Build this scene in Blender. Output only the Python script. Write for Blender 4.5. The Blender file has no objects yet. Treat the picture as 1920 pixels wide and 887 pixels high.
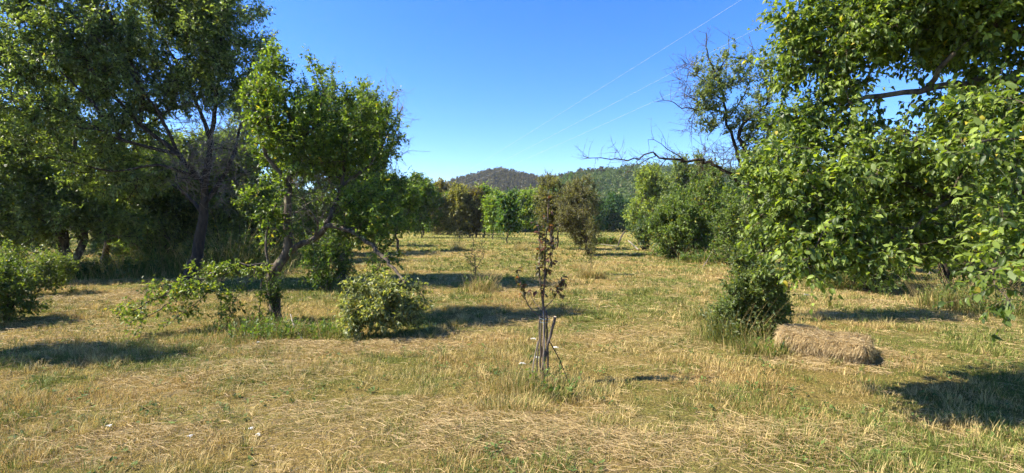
import bpy, math, random
import numpy as np

scene = bpy.context.scene
COL = scene.collection
# ------------------------------------------------------------------ camera
F = 900.0
H = 1.65
TH = math.atan(23.5 / F)
cam_d = bpy.data.cameras.new('camera')
cam_d.sensor_width = 36
cam_d.lens = F / 1920 * 36
cam_d.clip_start = 0.05
cam_d.clip_end = 6000
cam = bpy.data.objects.new('camera', cam_d)
COL.objects.link(cam)
cam.location = (0, 0, H)
cam.rotation_euler = (math.pi / 2 - TH, 0, 0)
scene.camera = cam
# ------------------------------------------------------------------ light
SUN_EL = math.radians(47)
SUN_AZ = math.radians(-94)          # measured from +Y towards +X: the sun stands to the left, a little behind
S = np.array([math.sin(SUN_AZ) * math.cos(SUN_EL), math.cos(SUN_AZ) * math.cos(SUN_EL), math.sin(SUN_EL)])
world = bpy.data.worlds.new('World')
scene.world = world
world.use_nodes = True
wn = world.node_tree
wn.nodes.clear()
sky = wn.nodes.new('ShaderNodeTexSky')
sky.sky_type = 'NISHITA'
sky.sun_disc = False
sky.sun_elevation = SUN_EL
sky.sun_rotation = SUN_AZ
sky.altitude = 600
sky.air_density = 1.0
sky.dust_density = 0.45
sky.ozone_density = 5.0
bg = wn.nodes.new('ShaderNodeBackground')
bg.inputs['Strength'].default_value = 0.115
wo = wn.nodes.new('ShaderNodeOutputWorld')
hs_ = wn.nodes.new('ShaderNodeHueSaturation'); hs_.inputs['Saturation'].default_value = 1.28; hs_.inputs['Hue'].default_value = 0.514
wn.links.new(sky.outputs[0], hs_.inputs['Color']); wn.links.new(hs_.outputs[0], bg.inputs['Color'])
wn.links.new(bg.outputs[0], wo.inputs['Surface'])
sun_d = bpy.data.lights.new('sun', 'SUN')
sun_d.energy = 4.9
sun_d.angle = math.radians(0.55)
sun_d.color = (1.0, 0.91, 0.77)
sun = bpy.data.objects.new('sun', sun_d)
COL.objects.link(sun)
from mathutils import Vector
sun.rotation_euler = Vector(S).to_track_quat('Z', 'Y').to_euler()
sun.location = (-30, -5, 30)
vs = scene.view_settings
vs.view_transform = 'Standard'
vs.look = 'None'
vs.exposure = 1.5
vs.gamma = 1
vs.use_curve_mapping = False
cy = scene.cycles
cy.max_bounces = 10
cy.diffuse_bounces = 5
cy.glossy_bounces = 2
cy.transmission_bounces = 6
cy.transparent_max_bounces = 4
cy.use_adaptive_sampling = True
cy.adaptive_threshold = 0.03
cy.use_denoising = True
cy.volume_bounces = 0

R = np.random.default_rng(11)

# ------------------------------------------------------------------ helpers
def vnoise(x, y, seed=0):
    xi = np.floor(x).astype(np.int64); yi = np.floor(y).astype(np.int64)
    fx = x - xi; fy = y - yi
    fx = fx * fx * (3 - 2 * fx); fy = fy * fy * (3 - 2 * fy)
    def h(a, b):
        n = (a * 374761393 + b * 668265263 + seed * 1442695041) & 0xffffffff
        n = ((n ^ (n >> 13)) * 1274126177) & 0xffffffff
        return ((n ^ (n >> 16)) & 0xffff) / 65535.0
    return (h(xi, yi) * (1 - fx) + h(xi + 1, yi) * fx) * (1 - fy) + (h(xi, yi + 1) * (1 - fx) + h(xi + 1, yi + 1) * fx) * fy

def fbm(x, y, scale, seed=0, octs=4):
    s = 0.; a = 1.; t = 0.
    for i in range(octs):
        s = s + a * vnoise(x * scale * 2 ** i + 17.3 * i, y * scale * 2 ** i - 9.1 * i, seed + i)
        t += a; a *= 0.55
    return s / t

def ground_z(x, y):
    x = np.asarray(x, float); y = np.asarray(y, float)
    d = np.hypot(x, y)
    near = np.clip((45 - d) / 30, 0, 1)
    return near * (0.09 * (fbm(x, y, 0.35, 5, 3) - 0.5) + 0.03 * (fbm(x, y, 1.7, 9, 2) - 0.5))

def P(px, py, Y):
    u = (px - 960) / F; v = (443.5 - py) / F
    d = np.array([u, math.cos(TH) + v * math.sin(TH), -math.sin(TH) + v * math.cos(TH)])
    d = d * (Y / d[1])
    return np.array([d[0], Y, H + d[2]])

def G(px, py):
    u = (px - 960) / F; v = (443.5 - py) / F
    d = np.array([u, math.cos(TH) + v * math.sin(TH), -math.sin(TH) + v * math.cos(TH)])
    d = d * (-H / d[2])
    return np.array([d[0], d[1], float(ground_z(d[0], d[1]))])

def nz(a):
    return a / np.maximum(np.linalg.norm(a, axis=-1, keepdims=True), 1e-9)

def link_props(o, label=None, cat=None, group=None, kind=None):
    if label: o['label'] = label
    if cat: o['category'] = cat
    if group: o['group'] = group
    if kind: o['kind'] = kind
    return o

def thing(name, loc, label, cat, group=None):
    o = bpy.data.objects.new(name, None)
    COL.objects.link(o)
    o.location = tuple(map(float, loc))
    o.empty_display_size = 0.2
    return link_props(o, label, cat, group)

def mesh(name, V, Fc, mat, parent=None, col=None, smooth=False, origin=None):
    """V (n,3) world coordinates; Fc list of int arrays (m,k)"""
    V = np.asarray(V, np.float32)
    if origin is None and parent is not None:
        origin = np.array(parent.location)
    if origin is not None:
        V = V - np.asarray(origin, np.float32)
    if not isinstance(Fc, (list, tuple)): Fc = [Fc]
    Fc = [f for f in Fc if len(f)]
    me = bpy.data.meshes.new(name)
    me.vertices.add(len(V))
    me.vertices.foreach_set('co', V.ravel())
    nl = sum(f.size for f in Fc)
    npoly = sum(len(f) for f in Fc)
    me.loops.add(nl)
    me.loops.foreach_set('vertex_index', np.concatenate([f.ravel() for f in Fc]).astype(np.int32))
    me.polygons.add(npoly)
    tot = np.concatenate([np.full(len(f), f.shape[1]) for f in Fc])
    st = np.concatenate([[0], np.cumsum(tot)[:-1]])
    me.polygons.foreach_set('loop_start', st.astype(np.int32))
    if smooth:
        me.polygons.foreach_set('use_smooth', np.ones(npoly, bool))
    me.update(calc_edges=True)
    if col is not None:
        a = me.color_attributes.new('col', 'FLOAT_COLOR', 'POINT')
        c = np.ones((len(V), 4), np.float32); c[:, :3] = col
        a.data.foreach_set('color', c.ravel())
    me.materials.append(mat)
    o = bpy.data.objects.new(name, me)
    COL.objects.link(o)
    if parent is not None:
        o.parent = parent
    elif origin is not None:
        o.location = tuple(map(float, origin))
    return o

# ------------------------------------------------------------------ materials
def mat_new(name):
    m = bpy.data.materials.new(name); m.use_nodes = True
    nt = m.node_tree; nt.nodes.clear()
    out = nt.nodes.new('ShaderNodeOutputMaterial')
    return m, nt, out

def leaf_mat(name, trans=0.35, rough=0.5, tcol=(1.7, 1.7, 0.5), spec=0.35):
    m, nt, out = mat_new(name)
    at = nt.nodes.new('ShaderNodeAttribute'); at.attribute_name = 'col'
    pr = nt.nodes.new('ShaderNodeBsdfPrincipled')
    pr.inputs['Roughness'].default_value = rough
    pr.inputs['Specular IOR Level'].default_value = spec
    tr = nt.nodes.new('ShaderNodeBsdfTranslucent')
    mx = nt.nodes.new('ShaderNodeMixShader'); mx.inputs[0].default_value = trans
    ml = nt.nodes.new('ShaderNodeMix'); ml.data_type = 'RGBA'; ml.blend_type = 'MULTIPLY'
    ml.inputs[0].default_value = 1
    ml.inputs[7].default_value = (*tcol, 1)
    nt.links.new(at.outputs['Color'], pr.inputs['Base Color'])
    nt.links.new(at.outputs['Color'], ml.inputs[6])
    nt.links.new(ml.outputs[2], tr.inputs['Color'])
    nt.links.new(pr.outputs[0], mx.inputs[1]); nt.links.new(tr.outputs[0], mx.inputs[2])
    nt.links.new(mx.outputs[0], out.inputs['Surface'])
    return m

def bark_mat(name, c1, c2, c3=None, scale=14):
    m, nt, out = mat_new(name)
    tc = nt.nodes.new('ShaderNodeTexCoord')
    mp = nt.nodes.new('ShaderNodeMapping'); mp.inputs['Scale'].default_value = (1, 1, 0.35)
    n1 = nt.nodes.new('ShaderNodeTexNoise'); n1.inputs['Scale'].default_value = scale; n1.inputs['Detail'].default_value = 8
    n2 = nt.nodes.new('ShaderNodeTexNoise'); n2.inputs['Scale'].default_value = scale * 0.4; n2.inputs['Detail'].default_value = 5
    r1 = nt.nodes.new('ShaderNodeValToRGB')
    r1.color_ramp.elements[0].position = 0.35; r1.color_ramp.elements[0].color = (*c1, 1)
    r1.color_ramp.elements[1].position = 0.65; r1.color_ramp.elements[1].color = (*c2, 1)
    nt.links.new(tc.outputs['Object'], mp.inputs[0]); nt.links.new(mp.outputs[0], n1.inputs['Vector'])
    nt.links.new(tc.outputs['Object'], n2.inputs['Vector'])
    nt.links.new(n1.outputs[0], r1.inputs[0])
    src = r1.outputs[0]
    if c3:
        r2 = nt.nodes.new('ShaderNodeValToRGB')
        r2.color_ramp.elements[0].position = 0.58; r2.color_ramp.elements[1].position = 0.68
        mx = nt.nodes.new('ShaderNodeMix'); mx.data_type = 'RGBA'
        nt.links.new(n2.outputs[0], r2.inputs[0]); nt.links.new(r2.outputs[0], mx.inputs[0])
        nt.links.new(src, mx.inputs[6]); mx.inputs[7].default_value = (*c3, 1)
        src = mx.outputs[2]
    pr = nt.nodes.new('ShaderNodeBsdfPrincipled'); pr.inputs['Roughness'].default_value = 0.9
    bp = nt.nodes.new('ShaderNodeBump'); bp.inputs['Strength'].default_value = 1.0; bp.inputs['Distance'].default_value = 0.04
    nt.links.new(n1.outputs[0], bp.inputs['Height']); nt.links.new(bp.outputs[0], pr.inputs['Normal'])
    nt.links.new(src, pr.inputs['Base Color'])
    nt.links.new(pr.outputs[0], out.inputs['Surface'])
    return m

def plain(name, c, rough=0.8, metal=0):
    m, nt, out = mat_new(name)
    pr = nt.nodes.new('ShaderNodeBsdfPrincipled')
    n1 = nt.nodes.new('ShaderNodeTexNoise'); n1.inputs['Scale'].default_value = 30; n1.inputs['Detail'].default_value = 5
    tc = nt.nodes.new('ShaderNodeTexCoord'); nt.links.new(tc.outputs['Object'], n1.inputs['Vector'])
    r1 = nt.nodes.new('ShaderNodeValToRGB')
    r1.color_ramp.elements[0].color = (*[v * 0.6 for v in c], 1); r1.color_ramp.elements[1].color = (*[min(1, v * 1.3) for v in c], 1)
    nt.links.new(n1.outputs[0], r1.inputs[0]); nt.links.new(r1.outputs[0], pr.inputs['Base Color'])
    pr.inputs['Roughness'].default_value = rough; pr.inputs['Metallic'].default_value = metal
    nt.links.new(pr.outputs[0], out.inputs['Surface'])
    return m

M_LEAF = leaf_mat('leaf', 0.46, 0.45)
M_GRASS = leaf_mat('grass_blade', 0.25, 0.7, (1.2, 1.2, 0.8), 0.2)
M_FAR = leaf_mat('far_foliage', 0.25, 0.8, (1.3, 1.5, 0.6), 0.1)
M_BARK = bark_mat('bark', (0.022, 0.016, 0.01), (0.12, 0.09, 0.055), (0.2, 0.19, 0.1))
M_BARKD = bark_mat('dark_bark', (0.014, 0.01, 0.006), (0.05, 0.037, 0.023))
M_DEAD = bark_mat('dead_wood', (0.12, 0.095, 0.07), (0.29, 0.24, 0.18))
M_STAKE = bark_mat('weathered_wood', (0.045, 0.034, 0.026), (0.13, 0.1, 0.075))
M_PURP = bark_mat('young_bark', (0.05, 0.034, 0.024), (0.13, 0.09, 0.065))
M_WIRE = plain('wire', (0.45, 0.45, 0.45), 0.5)
M_TIE = plain('tie', (0.12, 0.2, 0.22), 0.6)
M_CUT = plain('cut_wood', (0.5, 0.4, 0.27), 0.8)
M_WHITE = plain('white_petal', (0.75, 0.76, 0.7), 0.7)
M_PALE = plain('pale_wood', (0.28, 0.24, 0.19), 0.8)

# ------------------------------------------------------------------ geometry kernels
def tubes(chains, k=5, wob=0.0, seed=0):
    """chains: list of (pts (n,3), rad (n,)) -> V, F"""
    rr = np.random.default_rng(seed)
    Vs = []; Fs = []; off = 0
    ang = np.arange(k) * 2 * math.pi / k
    ca = np.cos(ang)[None, :, None]; sa = np.sin(ang)[None, :, None]
    for pts, rad in chains:
        n = len(pts)
        t = np.empty_like(pts)
        t[1:-1] = pts[2:] - pts[:-2]; t[0] = pts[1] - pts[0]; t[-1] = pts[-1] - pts[-2]
        t = nz(t)
        m = nz(pts[-1] - pts[0] + 1e-6)
        ref = np.array([1., 0, 0]) if abs(m[0]) < 0.6 else (np.array([0, 1., 0]) if abs(m[1]) < 0.7 else np.array([0, 0, 1.]))
        u = nz(np.cross(t, ref)); w = np.cross(t, u)
        r = np.repeat(rad[:, None], k, 1)
        if wob: r = r * (1 + wob * rr.normal(size=r.shape))
        ring = pts[:, None, :] + r[:, :, None] * (ca * u[:, None, :] + sa * w[:, None, :])
        Vs.append(ring.reshape(-1, 3))
        a = (np.arange(n - 1)[:, None] * k + np.arange(k)[None, :])
        b = (np.arange(n - 1)[:, None] * k + (np.arange(k)[None, :] + 1) % k)
        Fs.append((np.stack([a, b, b + k, a + k], -1).reshape(-1, 4)) + off)
        off += n * k
    if not Vs: return np.zeros((0, 3)), np.zeros((0, 4), int)
    return np.concatenate(Vs), np.concatenate(Fs)

def twig_tubes(T, r0, k=3):
    """T (N,n,3) all the same length; r0 (N,)"""
    N, n, _ = T.shape
    t = nz(np.gradient(T, axis=1))
    ref = np.array([0.31, 0.77, 0.55])
    u = nz(np.cross(t, ref)); w = np.cross(t, u)
    rad = r0[:, None] * np.linspace(1, 0.3, n)[None, :]
    ang = np.arange(k) * 2 * math.pi / k
    ring = T[:, :, None, :] + rad[:, :, None, None] * (np.cos(ang)[None, None, :, None] * u[:, :, None, :] + np.sin(ang)[None, None, :, None] * w[:, :, None, :])
    V = ring.reshape(-1, 3)
    base = (np.arange(N) * n * k)[:, None, None]
    a = base + np.arange(n - 1)[None, :, None] * k + np.arange(k)[None, None, :]
    b = base + np.arange(n - 1)[None, :, None] * k + ((np.arange(k) + 1) % k)[None, None, :]
    return V, np.stack([a, b, b + k, a + k], -1).reshape(-1, 4)

HI = (np.array([[0, 0, 0], [.36, 0, -.03], [.72, 0, -.08], [1, 0, -.2], [.22, .42, .07], [.6, .46, .05], [.22, -.42, .07], [.6, -.46, .05]], float),
      np.array([[0, 1, 4], [4, 1, 5], [1, 2, 5], [5, 2, 3], [0, 6, 1], [6, 7, 1], [1, 7, 2], [7, 3, 2]]))
LO = (np.array([[0, 0, 0], [.45, .5, .06], [1, 0, -.1], [.45, -.5, .06]], float), np.array([[0, 2, 1], [0, 3, 2]]))

def leaves(base, d, nrm, ln, wr, colr, tmpl=LO):
    N = len(base)
    d = nz(d); y = nz(np.cross(nrm, d)); z = np.cross(d, y)
    tv, tf = tmpl
    ln = ln[:, None, None]
    cz = 1.0 if tmpl is LO else np.random.default_rng(N).uniform(-.4, 3.2, N)[:, None, None]
    V = base[:, None, :] + ln * (tv[None, :, 0:1] * d[:, None, :] + wr * tv[None, :, 1:2] * y[:, None, :] + cz * tv[None, :, 2:3] * z[:, None, :])
    k = len(tv)
    Fc = (np.arange(N) * k)[:, None, None] + tf[None]
    return V.reshape(-1, 3), Fc.reshape(-1, tf.shape[1]), np.repeat(colr, k, 0)

def palette(n, dark, light, rr, yellow=0.0, ycol=(0.32, 0.27, 0.04), bias=1.0):
    t = rr.random(n)[:, None] ** bias
    c = np.array(dark) * (1 - t) + np.array(light) * t
    c = c * (0.85 + 0.3 * rr.random((n, 1)))
    if yellow:
        m = rr.random(n) < yellow
        c[m] = np.array(ycol) * (0.7 + 0.5 * rr.random((m.sum(), 1)))
    return c

# ------------------------------------------------------------------ tree grower
class Tree:
    def __init__(s, seed):
        s.rr = np.random.default_rng(seed)
        s.P = np.zeros((0, 3)); s.D = np.zeros((0, 3)); s.par = []; s.chains = []; s.fixed = {}
        s.seed = seed
    def chain(s, pts, start=None, r0=None, r1=None, seg=0.2, jit=0.0):
        """a limb through pts (smoothed); start = index of the node it springs from, None = nearest"""
        pts = np.array(pts, float)
        if len(s.P) and start is None:
            start = int(np.argmin(np.linalg.norm(s.P - pts[0], axis=1)))
        if start is not None:
            pts = np.vstack([s.P[start], pts]) if np.linalg.norm(s.P[start] - pts[0]) > 1e-4 else pts
        # Catmull-Rom
        out = []
        q = np.vstack([2 * pts[0] - pts[1], pts, 2 * pts[-1] - pts[-2]])
        for i in range(1, len(q) - 2):
            L = np.linalg.norm(q[i + 1] - q[i]); n = max(1, int(round(L / seg)))
            t = (np.arange(n) / n)[:, None]
            out.append(0.5 * ((2 * q[i]) + (-q[i - 1] + q[i + 1]) * t + (2 * q[i - 1] - 5 * q[i] + 4 * q[i + 1] - q[i + 2]) * t ** 2 + (-q[i - 1] + 3 * q[i] - 3 * q[i + 1] + q[i + 2]) * t ** 3))
        out.append(q[-2][None]); c = np.vstack(out)
        if jit: c[1:-1] += s.rr.normal(size=c[1:-1].shape) * jit
        idx0 = len(s.P)
        if start is None:
            ids = list(range(idx0, idx0 + len(c))); new = c; s.par.append(-1); s.par += ids[:-1]
        else:
            new = c[1:]; ids = [start] + list(range(idx0, idx0 + len(new)))
            s.par += ids[:-1]
        D = nz(np.gradient(c, axis=0)) if len(c) > 1 else np.zeros_like(c)
        s.P = np.vstack([s.P, new]); s.D = np.vstack([s.D, D[-len(new):]])
        s.chains.append(ids)
        if r0 is not None: s.fixed[len(s.chains) - 1] = (r0, r1 if r1 is not None else r0 * .4)
        return ids[-1]
    def grow(s, T, seg=0.25, up=0.1, jit=0.03, minz=0.0, turn=0.35):
        if len(T) == 0: return
        b = s.P[0]
        key = np.linalg.norm(T - b, axis=1) * (1 + 0.25 * s.rr.normal(size=len(T)))
        for t in T[np.argsort(key)]:
            v = t - s.P; d = np.linalg.norm(v, axis=1)
            cs = np.sum(v * s.D, axis=1) / np.maximum(d, 1e-6)
            cost = d * (1 + turn * (1 - cs))
            cost[s.P[:, 2] < minz] += 100
            i = int(np.argmin(cost)); L = d[i]
            if L < seg * 0.5: continue
            p0 = s.P[i]; n = max(2, int(round(L / seg)))
            c1 = p0 + (s.D[i] * 0.5 + v[i] / L * 0.5) * L * 0.5 + np.array([0, 0, up * L])
            u = (np.arange(1, n + 1) / n)[:, None]
            c = (1 - u) ** 2 * p0 + 2 * u * (1 - u) * c1 + u ** 2 * t
            c[:-1] += s.rr.normal(size=c[:-1].shape) * jit * min(1, L)
            idx0 = len(s.P); ids = [i] + list(range(idx0, idx0 + n))
            s.par += ids[:-1]
            full = np.vstack([p0, c]); D = nz(np.diff(full, axis=0))
            s.P = np.vstack([s.P, c]); s.D = np.vstack([s.D, D]); s.chains.append(ids)
    def radii(s, tip=0.004, p=2.4, cap=1.0):
        n = len(s.P); acc = np.zeros(n); par = np.array(s.par)
        has = np.zeros(n, bool); has[par[par >= 0]] = True
        acc[~has] = tip ** p
        for i in range(n - 1, 0, -1):
            if par[i] >= 0: acc[par[i]] += acc[i] + 0.02 * tip ** p
        r = acc ** (1 / p)
        for ci, (a, b) in s.fixed.items():
            ids = s.chains[ci]; t = np.linspace(0, 1, len(ids))
            rf = a * (1 - t) + b * t
            if ci: ids = ids[1:]; rf = rf[1:]
            r[ids] = rf
        for i in range(1, n):
            if par[i] >= 0: r[i] = min(r[i], r[par[i]] * 1.0)
        s.r = r; return r
    def wood(s, thick=0.025, wob=0.06):
        A = []; B = []
        for ids in s.chains:
            pts = s.P[ids]; rad = s.r[ids].copy()
            if len(ids) > 1 and s.par[ids[0]] != -1 or ids[0] != 0: rad[0] = min(rad[0], rad[1] * 1.25)
            (A if rad.max() > thick else B).append((pts, rad))
        V1, F1 = tubes(A, 9, wob, s.seed); V2, F2 = tubes(B, 4)
        return np.vstack([V1, V2]), np.vstack([F1, F2 + len(V1)])
    def twigs(s, n, ln=(0.15, 0.4), rmax=0.02, up=0.3, out=0.5, where=None, rnd=0.9):
        ok = np.where(s.r < rmax)[0]
        if where is not None: ok = ok[where(s.P[ok])]
        if len(ok) == 0 or n == 0: return np.zeros((0, 4, 3))
        i = s.rr.choice(ok, n)
        p = s.P[i]; d = nz(s.D[i] * out + s.rr.normal(size=(n, 3)) * rnd * 0.6 + np.array([0, 0, up]))
        L = s.rr.uniform(ln[0], ln[1], n)[:, None]
        b = s.rr.normal(size=(n, 3)) * 0.18 + np.array([0, 0, up * 0.3])
        T = np.stack([p, p + d * L * 0.33, p + (d + b * 0.5) * L * 0.66, p + (d + b) * L], 1)
        return T

def twig_leaves(T, m, ln, rr, spread=0.9, droop=0.25, start=0.15, loose=0.0):
    """m leaves along each twig -> base, dir, normal, length"""
    N = len(T)
    t = start + (1 - start) * (np.arange(m)[None, :] + rr.random((N, m))) / m
    seg = np.clip((t * 3).astype(int), 0, 2); f = (t * 3 - seg)[..., None]
    ii = np.arange(N)[:, None]
    p = T[ii, seg] * (1 - f) + T[ii, seg + 1] * f
    ax = nz(T[:, 3] - T[:, 0])[:, None, :]
    d = nz(ax * 0.55 + rr.normal(size=(N, m, 3)) * spread * 0.6 - np.array([0, 0, droop]))
    nrm = nz(rr.normal(size=(N, m, 3)) * 0.55 + np.array([0, 0, 0.8]) + 0.45 * S)
    L = rr.uniform(ln[0], ln[1], (N, m)) * (0.75 + 0.25 * np.sin(t * math.pi))
    if loose: p = p + rr.normal(size=p.shape) * loose
    return p.reshape(-1, 3), d.reshape(-1, 3), nrm.reshape(-1, 3), L.ravel()

def E(px, py, Y, rx, ry, rd=None, w=1.0):
    """ellipsoid of foliage: centre seen at px,py at depth Y; radii in photo pixels; rd = depth radius in metres"""
    c = P(px, py, Y); a = rx * Y / F; b = ry * Y / F
    return (c, np.array([a, rd if rd else (a + b) / 2, b]), w)

def sample(ells, n, rr, shell=0.45, hole=0.0, hs=1.2):
    w = np.array([e[2] * np.prod(e[1]) ** 0.8 for e in ells]); w /= w.sum()
    out = []
    ph = rr.random(9) * 6.28
    while len(out) < n:
        k = rr.choice(len(ells), p=w)
        v = rr.normal(size=3); v /= np.linalg.norm(v)
        q = ells[k][0] + v * (rr.random() ** shell) * ells[k][1]
        if q[2] < 0.15: continue
        if hole:
            s_ = math.sin(q[0] * hs * 2.1 + ph[0] + 1.3 * math.sin(q[2] * hs * 1.7 + ph[1])) + math.sin(q[2] * hs * 2.6 + ph[2] + 1.1 * math.sin(q[1] * hs * 1.9 + ph[3])) + math.sin(q[1] * hs * 2.3 + ph[4])
            if s_ < -2.0 + hole * 3: continue
        out.append(q)
    return np.array(out)

GREEN_D = (0.045, 0.075, 0.018); GREEN_L = (0.155, 0.215, 0.04)

def build_tree(name, label, base, limbs, ells, seed, ntarget=200, ntwig=1500, nleaf=8, leaf=(0.05, 0.08), wr=0.5,
               dark=GREEN_D, light=GREEN_L, yellow=0.01, ycol=(0.32, 0.27, 0.04), hi=False, bark=None, twl=(0.15, 0.4), tip=0.004,
               hole=0.15, dead=None, ndead=0, deadmat=None, cat='tree', group=None, minz=0.4, up=0.1, tup=0.3, seg=0.25,
               shell=0.45, loose=0.0, extra_bare=0, droop=0.25, twig_r=0.0025, hs=1.2, rmax=0.02, bias=1.0, shoots=0, shl=(.3, .8)):
    base = np.array(base, float)
    root = thing(name, base, label, cat, group)
    t = Tree(seed); rr = t.rr
    for L in limbs:
        pts, r0, r1 = L[:3]
        t.chain(pts, None, r0, r1, seg=max(0.08, seg * 0.6), jit=L[3] if len(L) > 3 else 0.012)
    if ells: t.grow(sample(ells, ntarget, rr, shell, hole, hs), seg, up, 0.03, base[2] + minz)
    if shoots:
        zz = t.P[:, 2]; ok = np.where(zz > base[2] + .55 * (zz.max() - base[2]))[0]
        for i_ in rr.choice(ok, shoots):
            L_ = rr.uniform(*shl); p_ = t.P[i_]; dx = rr.normal(size=2) * .22 * L_
            t.chain([p_ + np.array([dx[0] * .4, dx[1] * .4, L_ * .5]), p_ + np.array([dx[0], dx[1], L_])], int(i_), tip * 1.2, tip * .7, seg=.12)
    t.radii(tip)
    V, Fc = t.wood()
    T = t.twigs(ntwig, twl, rmax, tup, where=(lambda q: ~dead(q)) if dead else None)
    if extra_bare:
        T = T
    Tb = t.twigs(ndead, (twl[0] * 1.2, twl[1] * 1.9), 0.03, 0.15, where=dead, rnd=1.2) if ndead else np.zeros((0, 4, 3))
    allT = T
    if len(allT):
        V2, F2 = twig_tubes(allT, np.full(len(allT), twig_r))
        V, Fc = np.vstack([V, V2]), np.vstack([Fc, F2 + len(V)])
    mesh('trunk', V, Fc, bark or M_BARK, root, smooth=True)
    if len(Tb):
        # every bare shoot carries a few side spurs
        k = 3; par = np.repeat(Tb, k, 0); f = rr.random((len(par), 1))
        p = par[:, 1] * (1 - f) + par[:, 3] * f
        d = nz(nz(par[:, 3] - par[:, 0]) * 0.6 + rr.normal(size=(len(par), 3)) * 0.6) * rr.uniform(0.05, 0.16, (len(par), 1)) * (twl[1] / 0.4)
        Sp = np.stack([p, p + d * .33, p + d * .66, p + d], 1)
        V3, F3 = twig_tubes(np.vstack([Tb, Sp]), np.r_[np.full(len(Tb), twig_r * 1.7), np.full(len(Sp), twig_r)])
        mesh('bare_twigs', V3, F3, deadmat or M_DEAD, root)
    if len(T) and nleaf:
        b, d, nrm, L = twig_leaves(T, nleaf, leaf, rr, droop=droop, loose=loose)
        # twigs lean light or dark as a whole
        tt = np.repeat(rr.random(len(T)), nleaf) * 0.5 + rr.random(len(b)) * 0.5
        tt = np.clip((tt - 0.2) * 1.6, 0, 1)[:, None] ** bias
        c = np.array(dark) * (1 - tt) + np.array(light) * tt
        c *= 0.85 + 0.3 * rr.random((len(c), 1))
        m = rr.random(len(c)) < yellow
        c[m] = np.array(ycol) * (0.7 + 0.5 * rr.random((m.sum(), 1)))
        V4, F4, C4 = leaves(b, d, nrm, L, wr, c, HI if hi else LO)
        mesh('crown', V4, F4, M_LEAF, root, C4)
    return root, t

# ------------------------------------------------------------------ ground
def patch(x, y):
    """0 = straw, 1 = green"""
    g = fbm(x, y, 0.45, 21, 4) * 0.6 + fbm(x, y, 2.6, 31, 3) * 0.4
    return np.clip((g - 0.41) / 0.2 + .35 * np.clip((y - 12) / 25, 0, 1), 0, 1)

def hay(x, y):
    """how much loose hay lies there: rows left by the mower, roughly across the view"""
    w = fbm(x, y, 0.5, 44, 3)
    r = 0.5 + 0.5 * np.sin(y * 2.1 + 2.4 * (w - 0.5) * 4 + 0.25 * x)
    return np.clip(r * 0.6 + fbm(x, y, 1.5, 51, 3) * 0.9 - 0.45, 0, 1)

def grid_axis(lim, n, p):
    t = np.linspace(-1, 1, n)
    return np.sign(t) * (np.abs(t) ** p) * lim

gx = np.concatenate([np.linspace(-3000, -200, 12)[:-1], np.linspace(-200, -40, 20)[:-1], np.arange(-40, 40, 0.22), np.linspace(40, 200, 20)[1:], np.linspace(200, 3000, 12)[1:]])
gy = np.concatenate([np.linspace(-60, -3, 8)[:-1], np.arange(-3, 30, 0.2), np.linspace(30, 200, 60)[1:], np.linspace(200, 3000, 20)[1:]])
GX, GY = np.meshgrid(gx, gy)
V = np.stack([GX, GY, ground_z(GX, GY)], -1).reshape(-1, 3)
nx, ny = len(gx), len(gy)
a = (np.arange(ny - 1)[:, None] * nx + np.arange(nx - 1)[None, :])
Fg = np.stack([a, a + 1, a + nx + 1, a + nx], -1).reshape(-1, 4)
g = patch(V[:, 0], V[:, 1])[:, None]; hh = hay(V[:, 0], V[:, 1])[:, None]
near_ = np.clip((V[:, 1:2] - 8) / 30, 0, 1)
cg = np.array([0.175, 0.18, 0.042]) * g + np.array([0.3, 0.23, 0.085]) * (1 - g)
cg = cg * (0.66 + 0.5 * near_)  # near ground darkened: shading of the gaps between blades put into the colour
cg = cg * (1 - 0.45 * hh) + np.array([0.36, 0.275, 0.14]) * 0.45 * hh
m, nt, out = mat_new('meadow_ground')
at = nt.nodes.new('ShaderNodeAttribute'); at.attribute_name = 'col'
tc = nt.nodes.new('ShaderNodeTexCoord')
n1 = nt.nodes.new('ShaderNodeTexNoise'); n1.inputs['Scale'].default_value = 28; n1.inputs['Detail'].default_value = 10; n1.inputs['Roughness'].default_value = 0.7
n2 = nt.nodes.new('ShaderNodeTexNoise'); n2.inputs['Scale'].default_value = 0.35; n2.inputs['Detail'].default_value = 6; n2.inputs['Roughness'].default_value = 0.65
mp = nt.nodes.new('ShaderNodeMapping'); mp.inputs['Scale'].default_value = (0.5, 1.6, 1)
nt.links.new(tc.outputs['Object'], n1.inputs['Vector'])
nt.links.new(tc.outputs['Object'], mp.inputs[0]); nt.links.new(mp.outputs[0], n2.inputs['Vector'])
r1 = nt.nodes.new('ShaderNodeValToRGB'); r1.color_ramp.elements[0].position = 0.3; r1.color_ramp.elements[0].color = (0.28, 0.27, 0.24, 1)
r1.color_ramp.elements[1].position = 0.7; r1.color_ramp.elements[1].color = (1.6, 1.52, 1.4, 1)
r2 = nt.nodes.new('ShaderNodeValToRGB'); r2.color_ramp.elements[0].position = 0.38; r2.color_ramp.elements[0].color = (0.68, 0.9, 0.6, 1)
r2.color_ramp.elements[1].position = 0.62; r2.color_ramp.elements[1].color = (1.25, 1.12, 1.05, 1)
nt.links.new(n1.outputs[0], r1.inputs[0]); nt.links.new(n2.outputs[0], r2.inputs[0])
mx = nt.nodes.new('ShaderNodeMix'); mx.data_type = 'RGBA'; mx.blend_type = 'MULTIPLY'; mx.inputs[0].default_value = 1
mx2 = nt.nodes.new('ShaderNodeMix'); mx2.data_type = 'RGBA'; mx2.blend_type = 'MULTIPLY'; mx2.inputs[0].default_value = 1
nt.links.new(at.outputs['Color'], mx.inputs[6]); nt.links.new(r1.outputs[0], mx.inputs[7])
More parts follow.
